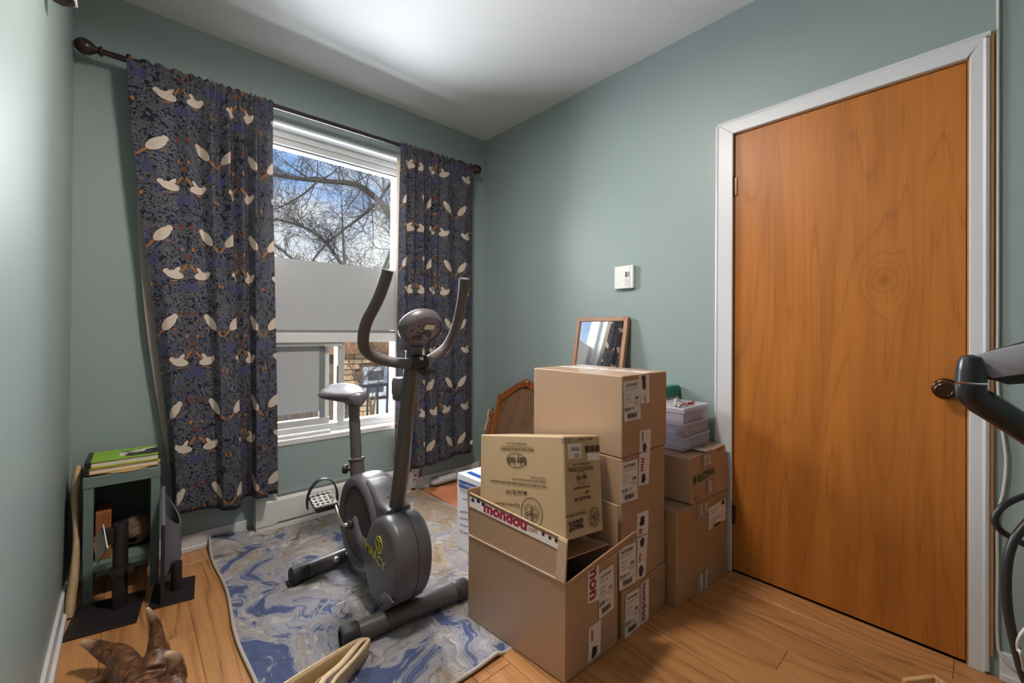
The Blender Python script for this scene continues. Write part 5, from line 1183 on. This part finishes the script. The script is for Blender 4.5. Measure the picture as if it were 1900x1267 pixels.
# palm and beam continuing below the picture
for a_, b_, r_ in (((-2.075, -.985, .050), (-1.99, -1.05, .055), .034), ((-2.09, -1.03, .042), (-1.98, -1.08, .05), .036), ((-2.06, -1.00, .05), (-2.02, -1.12, .045), .040), ((-2.00, -1.05, .055), (-1.98, -1.15, .045), .036), ((-2.02, -1.10, .045), (-1.95, -1.26, .040), .034)):
    tube(bm, curve([a_, [(x + y) / 2 for x, y in zip(a_, b_)], b_], 4), r_, 12)
lathe(bm, [(.026, 0), (.040, .006), (.040, .016), (.026, .022)], (-1.945, -1.268, .040), Vector((.4, -.85, 0)), 18)
an = remeshed('moose_antler', bm, 'antler', .0045, (-2.03, -1.05, .003), 14, ('tip', lambda p: max(0., 1 - min((p - t_).length for t_ in tips) / .055)))
tag(an, 'brown palmate antler with pointed tines lying on the floor', 'antler')

# ------------------------------------------------------------------ dried pod on the rug
pod = thing('dried_pod', 'pale split boat-shaped dried pod with a yellow hollow on the rug', 'dried pod', (-1.66, -1.36, .018))
tip = fl(681, 1185, .062)
def strip(name, A_, B_, n=16, th=.006, hol=0., lift=0.):
    """ribbon of shell lofted between two rims"""
    bm = B(); lay = []; A_ = curve(A_, 5); B_ = curve(B_, 5); N = min(len(A_), len(B_)); rows = []
    for i in range(N):
        a, b = A_[i], B_[i]; row = []
        for k in range(n + 1):
            s = k / n; p = a * (1 - s) + b * s; sag = math.sin(PI * s) * (a - b).length * lift; row.append(bm.verts.new(p - Vector((0, 0, sag))))
        rows.append(row)
    for i in range(N - 1):
        for k in range(n): bm.faces.new((rows[i][k], rows[i][k + 1], rows[i + 1][k + 1], rows[i + 1][k]))
    o = obj(name, bm, 'pod_shell', pod, smooth=True); md = o.modifiers.new('t', 'SOLIDIFY'); md.thickness = th; md.offset = -1
    at_ = o.data.attributes.new('hollow', 'FLOAT', 'POINT')
    for i in range(N):
        for k in range(n + 1): at_.data[i * (n + 1) + k].value = hol * max(0, math.sin(PI * min(1, k / n))) * min(1, max(0, (.75 - i / N) * 4))
    return o
L1 = [fl(470, 1310, .100), fl(535, 1264, .105), fl(590, 1230, .100), fl(640, 1200, .085), fl(665, 1187, .070), tip]
L2 = [fl(560, 1310, .070), fl(592, 1262, .060), fl(625, 1236, .060), fl(650, 1212, .062), fl(668, 1194, .062), tip]
strip('outer_shell', L1, L2, 16, .005, 1., .42)
M1 = [fl(575, 1310, .085), fl(600, 1262, .080), fl(630, 1235, .080), fl(655, 1206, .074), fl(670, 1190, .068), tip]
obj('middle_rib', tube(B(), curve(M1, 6), [.010] * 20 + [.009] * 5 + [.008] * 6, 10, flat=.6), 'pod_shell', pod, smooth=True)
M2 = [fl(592, 1312, .060), fl(612, 1264, .055), fl(638, 1238, .055), fl(660, 1212, .060), fl(676, 1194, .064), tip]
R1 = [fl(600, 1312, .080), fl(618, 1266, .082), fl(645, 1236, .080), fl(668, 1210, .076), fl(682, 1192, .070), fl(684, 1187, .066)]
R2 = [fl(640, 1312, .030), fl(640, 1272, .030), fl(655, 1246, .035), fl(676, 1216, .045), fl(685, 1196, .056), fl(684, 1188, .062)]
strip('outer_shell', R1, R2, 8, .006, 0., -.10)
strip('inner_shell', M2, R2, 8, .004, .6, .5)
obj('rim', tube(B(), curve(L1, 6), .0045, 8), 'pod_shell', pod, smooth=True); obj('rim', tube(B(), curve(R1, 6), .0065, 8), 'pod_shell', pod, smooth=True)

# ------------------------------------------------------------------ monitor arm, cables, small things at the right edge
am = thing('monitor_mount', 'black jointed monitor arm reaching in from the right edge', 'monitor arm', dep(2080, 1600, .84))
D0 = .80
e0, e1, e2 = dep(1801, 741, D0), dep(1801, 712, D0), dep(1803, 664, D0)
bm = B(); lathe(bm, [(.010, 0), (.0175, .004), (.0205, .012), (.0215, .030), (.0215, (e1 - e0).length + .004)], e0 - Vector((0, 0, .004)), (0, 0, 1), 28); obj('lower_hinge', bm, 'black_satin', am, smooth=True, autosm=40)
bm = B(); lathe(bm, [(.0215, -.0004), (.0205, .020), (.0185, .036), (.0145, .046), (.004, .0505)], e1 + Vector((0, 0, .004)), (0, 0, 1), 28); obj('upper_hinge', bm, 'black_satin', am, smooth=True, autosm=40)
bm = B(); a0, a1 = dep(1808, 735, D0), dep(2050, 893, D0 + .02); tube(bm, curve([dep(1800, 726, D0), a0 + Vector((0, 0, -.002)), dep(1850, 763, D0), dep(1950, 828, D0 + .01), a1], 6), [.0195] * 8 + [.0215] * 17, 20, flat=1.15); obj('lower_arm', bm, 'black_satin', am, smooth=True, autosm=50)
pnn = (CAM - dep(1860, 680, D0)); pnn.z = 0; pnn.normalize()
out = [(1810, 662), (1812, 657), (1822, 655), (1900, 637), (1990, 617), (1990, 668), (1900, 694), (1842, 702), (1834, 698)]
bm = B(); extrude_poly(bm, [onp(u, v, dep(1860, 680, D0 - .020), pnn) for u, v in out], -pnn * .006, .002, 2); ua = obj('arm_cover', bm, 'arm_grey', am, smooth=True, autosm=40)
out = [(1812, 664), (1830, 652), (1900, 633), (1992, 612), (1992, 676), (1900, 712), (1870, 714), (1845, 706), (1815, 702)]
bm = B(); extrude_poly(bm, [onp(u, v, dep(1860, 680, D0 - .012), pnn) for u, v in out], -pnn * .030, .005, 3); obj('upper_arm', bm, 'black_satin', am, smooth=True, autosm=40)
foot = Vector((a1.x, a1.y, 0)); obj('pole', tube(B(), [foot + Vector((0, 0, .02)), a1 + Vector((0, 0, .03))], .017, 20), 'black_satin', am, smooth=True, autosm=40)
obj('floor_base', lathe(B(), [(.15, 0), (.15, .012), (.14, .018), (.02, .022)], foot, n=36), 'black_metal', am, smooth=True, autosm=40)
def cable(name, label, pts, r, m='cable_black', cat='cable'):
    o = obj(name, tube(B(), curve(pts, 10), r, 10), m, None, smooth=True, loc=pts[-1]); return tag(o, label, cat)
cable('power_cable', 'thick black cable looping below the monitor arm', [dep(2010, 850, .86), dep(1945, 905, .86), dep(1900, 920, .85), dep(1862, 938, .84), dep(1846, 962, .84), dep(1858, 985, .84), dep(1900, 1010, .84), dep(1960, 1050, .84), fl(2040, 1400, .01), fl(2120, 1420, .01)], .0058)
cable('power_cable', 'long black cable hanging down the right edge to the floor', [dep(2010, 860, .85), dep(1950, 915, .83), dep(1910, 965, .82), dep(1880, 1005, .82), dep(1868, 1060, .82), dep(1870, 1130, .82), dep(1884, 1200, .82), dep(1902, 1262, .82), dep(1935, 1330, .82), fl(1975, 1440, .008), fl(2080, 1450, .008)], .0072)
cable('data_cable', 'thin grey cable curling at the lower right edge', [dep(1960, 1120, .80), dep(1915, 1155, .80), dep(1893, 1180, .80), dep(1889, 1205, .81), dep(1900, 1240, .81), fl(1930, 1440, .006), fl(2000, 1460, .006)], .0028, 'cable_white')
wy = CY0 - .014
cable('casing_wire', 'thin white wire running down the right door casing to the baseboard', [(-.006, wy, 2.60), (-.006, wy, 2.0), (-.006, wy, 1.20), (-.006, wy, .95), (-.007, wy - .010, .80), (-.008, wy - .018, .70), (-.007, wy - .012, .60), (-.006, wy, .52), (-.006, wy, .35), (-.006, wy, .13), (-.016, wy - .012, .075), (-.018, wy - .06, .040), (-.018, wy - .14, .030), (-.018, wy - .5, .028)], .0042, 'cable_white', 'wire')
bm = B(); fw_ = fl(1742, 1257, .02); 
for lo, hi in (((0, -.014, 0), (.014, .10, .022)), ((0.014, -.014, 0), (.12, .0, .022))):
    c_, s_ = math.cos(-.6), math.sin(-.6); q = [(lo[0], lo[1]), (hi[0], lo[1]), (hi[0], hi[1]), (lo[0], hi[1])]; q = [(fw_.x - x * c_ * 1 + y * s_ * 1, fw_.y - x * s_ - .10 + .10 - y * c_ * 1) for x, y in q]; hexa(bm, [(x, y, .0005) for x, y in q], [(x, y, .022) for x, y in q], .002)
o = obj('wood_offcut', bm, 'pale_wood', None, loc=(fw_.x, fw_.y, 0)); tag(o, 'small pale wooden piece on the floor at the bottom edge by the door', 'wood piece')
# dark lantern-like wall piece at the top of the left wall
c0 = dep(114, -28, 1.22); lt = thing('wall_lantern', 'dark wall lantern with a white rim at the very top of the left wall', 'lantern', c0)
obj('body', lathe(B(), [(.018, -.050), (.035, -.038), (.036, .02), (.03, .06), (.008, .085)], c0, (0, 0, 1), 6), 'rod_wood', lt); obj('rim', lathe(B(), [(.0345, -.0405), (.037, -.0385), (.0372, -.0345), (.035, -.034)], c0, (0, 0, 1), 6), 'plastic_white', lt)
obj('wall_arm', tube(B(), [c0 + Vector((0, 0, .07)), Vector((XL + .001, c0.y, c0.z + .07))], .007, 8), 'rod_wood', lt)

# ------------------------------------------------------------------ outdoors
GZ = -3.2
bm = B(); box(bm, (-40, .6, GZ - .2), (60, 70, GZ)); struct('ground', bm, 'street')
def grow(bm, p, d, L, r, depth, rnd, out):
    """recursive bare branch"""
    n = 5; pts = [p.copy()]; q = p.copy(); dd = d.copy(); rs = [r]
    for i in range(n):
        dd = (dd + Vector((rnd.gauss(0, .16), rnd.gauss(0, .16), rnd.gauss(.03, .14)))).normalized(); q = q + dd * (L / n); pts.append(q.copy()); rs.append(max(.0026, r * (1 - .75 * (i + 1) / n)))
    tube(bm, pts, rs, 5 if r > .012 else 3, cap=False); out[0] += 1
    if depth <= 0: return
    for i in range(1, n + 1):
        for _ in range(1 if depth < 2 else 2 if i > 1 else 1):
            if rnd.random() < .80:
                ax = Vector((rnd.gauss(0, 1), rnd.gauss(0, 1), rnd.gauss(0, 1))).normalized(); nd = (dd + ax * .95).normalized()
                grow(bm, pts[i], nd, L * rnd.uniform(.38, .70), rs[i] * .62, depth - 1, rnd, out)
def tree(label, limbs, seed, m, depth=2, tw=1.0, dens=3):
    rnd = random.Random(seed); bm = B(); out = [0]
    for pts, r0, r1 in limbs:
        c = curve(pts, 5); N = len(c); rs = [r0 + (r1 - r0) * k / (N - 1) for k in range(N)]; tube(bm, c, rs, 8)
        for k in range(2, N):
            d = (c[k] - c[k - 1]).normalized()
            for _ in range(dens):
                if rnd.random() < .62:
                    ax = Vector((rnd.gauss(0, 1), rnd.gauss(0, 1), rnd.gauss(.2, 1))).normalized(); grow(bm, c[k], (d * .6 + ax).normalized(), rnd.uniform(.45, 1.15) * tw, min(.014, rs[k] * .40), depth, rnd, out)
    b0 = limbs[0][0][0]; o = obj('bare_tree', bm, m, None, smooth=True, loc=(b0[0], b0[1], GZ)); return tag(o, label, 'tree', 'bare trees outside the window')
Z1 = 8.5
tr0 = dep(812, 640, Z1); root = Vector((tr0.x, tr0.y, GZ))
tree('large bare tree with a thick arching limb across the upper window', [
    ([root, (root + tr0) / 2 + Vector((.1, 0, 0)), tr0, dep(770, 500, Z1), dep(738, 428, Z1), dep(722, 398, Z1), dep(702, 372, Z1), dep(662, 343, Z1), dep(604, 336, Z1), dep(560, 332, Z1), dep(500, 322, Z1 - .3), dep(420, 300, Z1 - .5)], .10, .028),
    ([dep(704, 374, Z1), dep(716, 352, Z1 - .2), dep(736, 328, Z1 - .4), dep(770, 300, Z1 - .5)], .034, .012),
    ([dep(702, 374, Z1), dep(670, 402, Z1 - .3), dep(630, 432, Z1 - .6), dep(590, 470, Z1 - .8), dep(560, 520, Z1 - 1)], .032, .012),
    ([dep(590, 336, Z1), dep(560, 362, Z1 - .2), dep(510, 388, Z1 - .5), dep(450, 400, Z1 - .6)], .022, .009)], 3, 'bark', 2, .95, 2)
Z2 = 6.5; tb = dep(775, 640, Z2); root = Vector((tb.x + .3, tb.y, GZ))
tree('smaller bare tree with fine twigs above the frosted pane', [
    ([root, tb, dep(720, 590, Z2), dep(668, 545, Z2), dep(640, 500, Z2), dep(600, 445, Z2), dep(555, 418, Z2), dep(500, 404, Z2), dep(440, 390, Z2)], .045, .012),
    ([dep(690, 565, Z2), dep(712, 500, Z2), dep(735, 440, Z2), dep(760, 390, Z2)], .03, .012),
    ([dep(640, 500, Z2), dep(636, 430, Z2), dep(634, 370, Z2)], .025, .008),
    ([dep(600, 560, Z2), dep(560, 500, Z2), dep(510, 455, Z2), dep(460, 440, Z2)], .03, .01)], 11, 'bark', 2, .50, 2)
Z3 = 7.2; tb = dep(690, 780, Z3); root = Vector((tb.x, tb.y, GZ))
tree('thin brown shrub tree in front of the stone house', [
    ([root, tb, dep(672, 720, Z3), dep(650, 680, Z3), dep(640, 640, Z3)], .03, .008), ([dep(690, 780, Z3), dep(700, 720, Z3), dep(716, 670, Z3)], .02, .006), ([dep(650, 780, Z3), dep(662, 720, Z3), dep(700, 680, Z3), dep(735, 668, Z3)], .02, .006)], 21, 'twig_brown', 1, .45, 2)
# stone house across the street
HY = 9.0; hx0, hx1 = bk(560, 700, HY).x, bk(800, 700, HY).x; htop = bk(650, 560, HY).z
hs_ = thing('stone_house', 'tan stone house with white-framed windows across the street', 'house', ((hx0 + hx1) / 2, HY, GZ))
boxo('wall_core', (hx0, HY + .02, GZ), (hx1, HY + 3.0, htop), 'mortar', hs_)
boxo('roof_band', (hx0 - .3, HY - .25, bk(680, 655, HY).z), (hx1 + .3, HY + 3.2, htop + .2), 'roof_brown', hs_)
wx0, wx1, wz1, wz0 = bk(672, 700, HY).x, bk(716, 700, HY).x, bk(690, 680, HY).z, bk(690, 735, HY).z
rnd = random.Random(2); meshes = []
for k in range(6):
    bm = B(); w_ = .30 + .07 * k; box(bm, (-w_ / 2, -.05 - .012 * (k % 3), -.066), (w_ / 2, .05, .066), .018, 1); me = bpy.data.meshes.new('stone'); bmesh.ops.recalc_face_normals(bm, faces=bm.faces); bm.to_mesh(me); bm.free(); me.materials.append(MATS['stone_tan']); meshes.append((w_, me))
z = bk(680, 655, HY).z - .07; cnt = 0
while z > bk(680, 815, HY).z and cnt < 300:
    x = bk(622, 700, HY).x + rnd.random() * .2
    while x < bk(742, 700, HY).x and cnt < 300:
        w_, me = rnd.choice(meshes)
        if not (x + w_ > wx0 - .05 and x < wx1 + .05 and wz0 - .1 < z < wz1 + .1):
            o = bpy.data.objects.new('stone', me); link(o); o.parent = hs_; o.location = Vector((x + w_ / 2, HY, z)) - wloc(hs_); o.rotation_euler = (0, rnd.gauss(0, .012), 0); cnt += 1
        x += w_ + .018
    z -= .148
wd = boxo('window_frame', (wx0, HY - .10, wz0), (wx1, HY - .02, wz1), 'window_white', hs_)
boxo('window_pane', (wx0 + .12, HY - .115, wz0 + .12), (wx1 - .12, HY - .10, (wz0 + wz1) / 2 - .04), 'pane_dark', wd); boxo('window_pane', (wx0 + .12, HY - .115, (wz0 + wz1) / 2 + .04), (wx1 - .12, HY - .10, wz1 - .12), 'pane_dark', wd)
w2 = boxo('window_frame', (bk(695, 700, HY).x, HY - .10, bk(690, 775, HY).z), (bk(722, 700, HY).x, HY - .02, bk(690, 742, HY).z), 'window_white', hs_)
# balcony rail and its pale deck
ry = 1.75; ra, rb = bk(632, 722, ry), bk(760, 700, ry); rl = thing('balcony_railing', 'black metal balcony railing outside the open window half', 'railing', (ra.x, ry, bk(690, 778, ry).z))
zt = lambda x: ra.z + (rb.z - ra.z) * 0 ; topz = (bk(640, 721, ry).z + bk(728, 706, ry).z) / 2; botz = bk(690, 777, ry).z
boxo('top_rail', (ra.x - .7, ry - .025, topz - .03), (rb.x + .6, ry + .025, topz), 'black_satin', rl, .003); boxo('bottom_rail', (ra.x - .7, ry - .012, botz), (rb.x + .6, ry + .012, botz + .014), 'black_satin', rl, .002)
x = ra.x - .62
while x < rb.x + .6: boxo('baluster', (x, ry - .008, botz + .014), (x + .016, ry + .008, topz - .03), 'black_satin', rl, 0); x += .112
bm = B(); tube(bm, [(bk(634, 790, ry).x, ry - .1, botz + .01), (bk(648, 750, ry).x, ry - .02, topz - .06)], .018, 8); obj('brace', bm, 'black_satin', rl)
o = boxo('balcony_deck', (ra.x - 1.6, .24, botz - .15), (rb.x + 1.2, ry + .15, botz - .0005), 'snow_deck'); o['kind'] = 'structure'
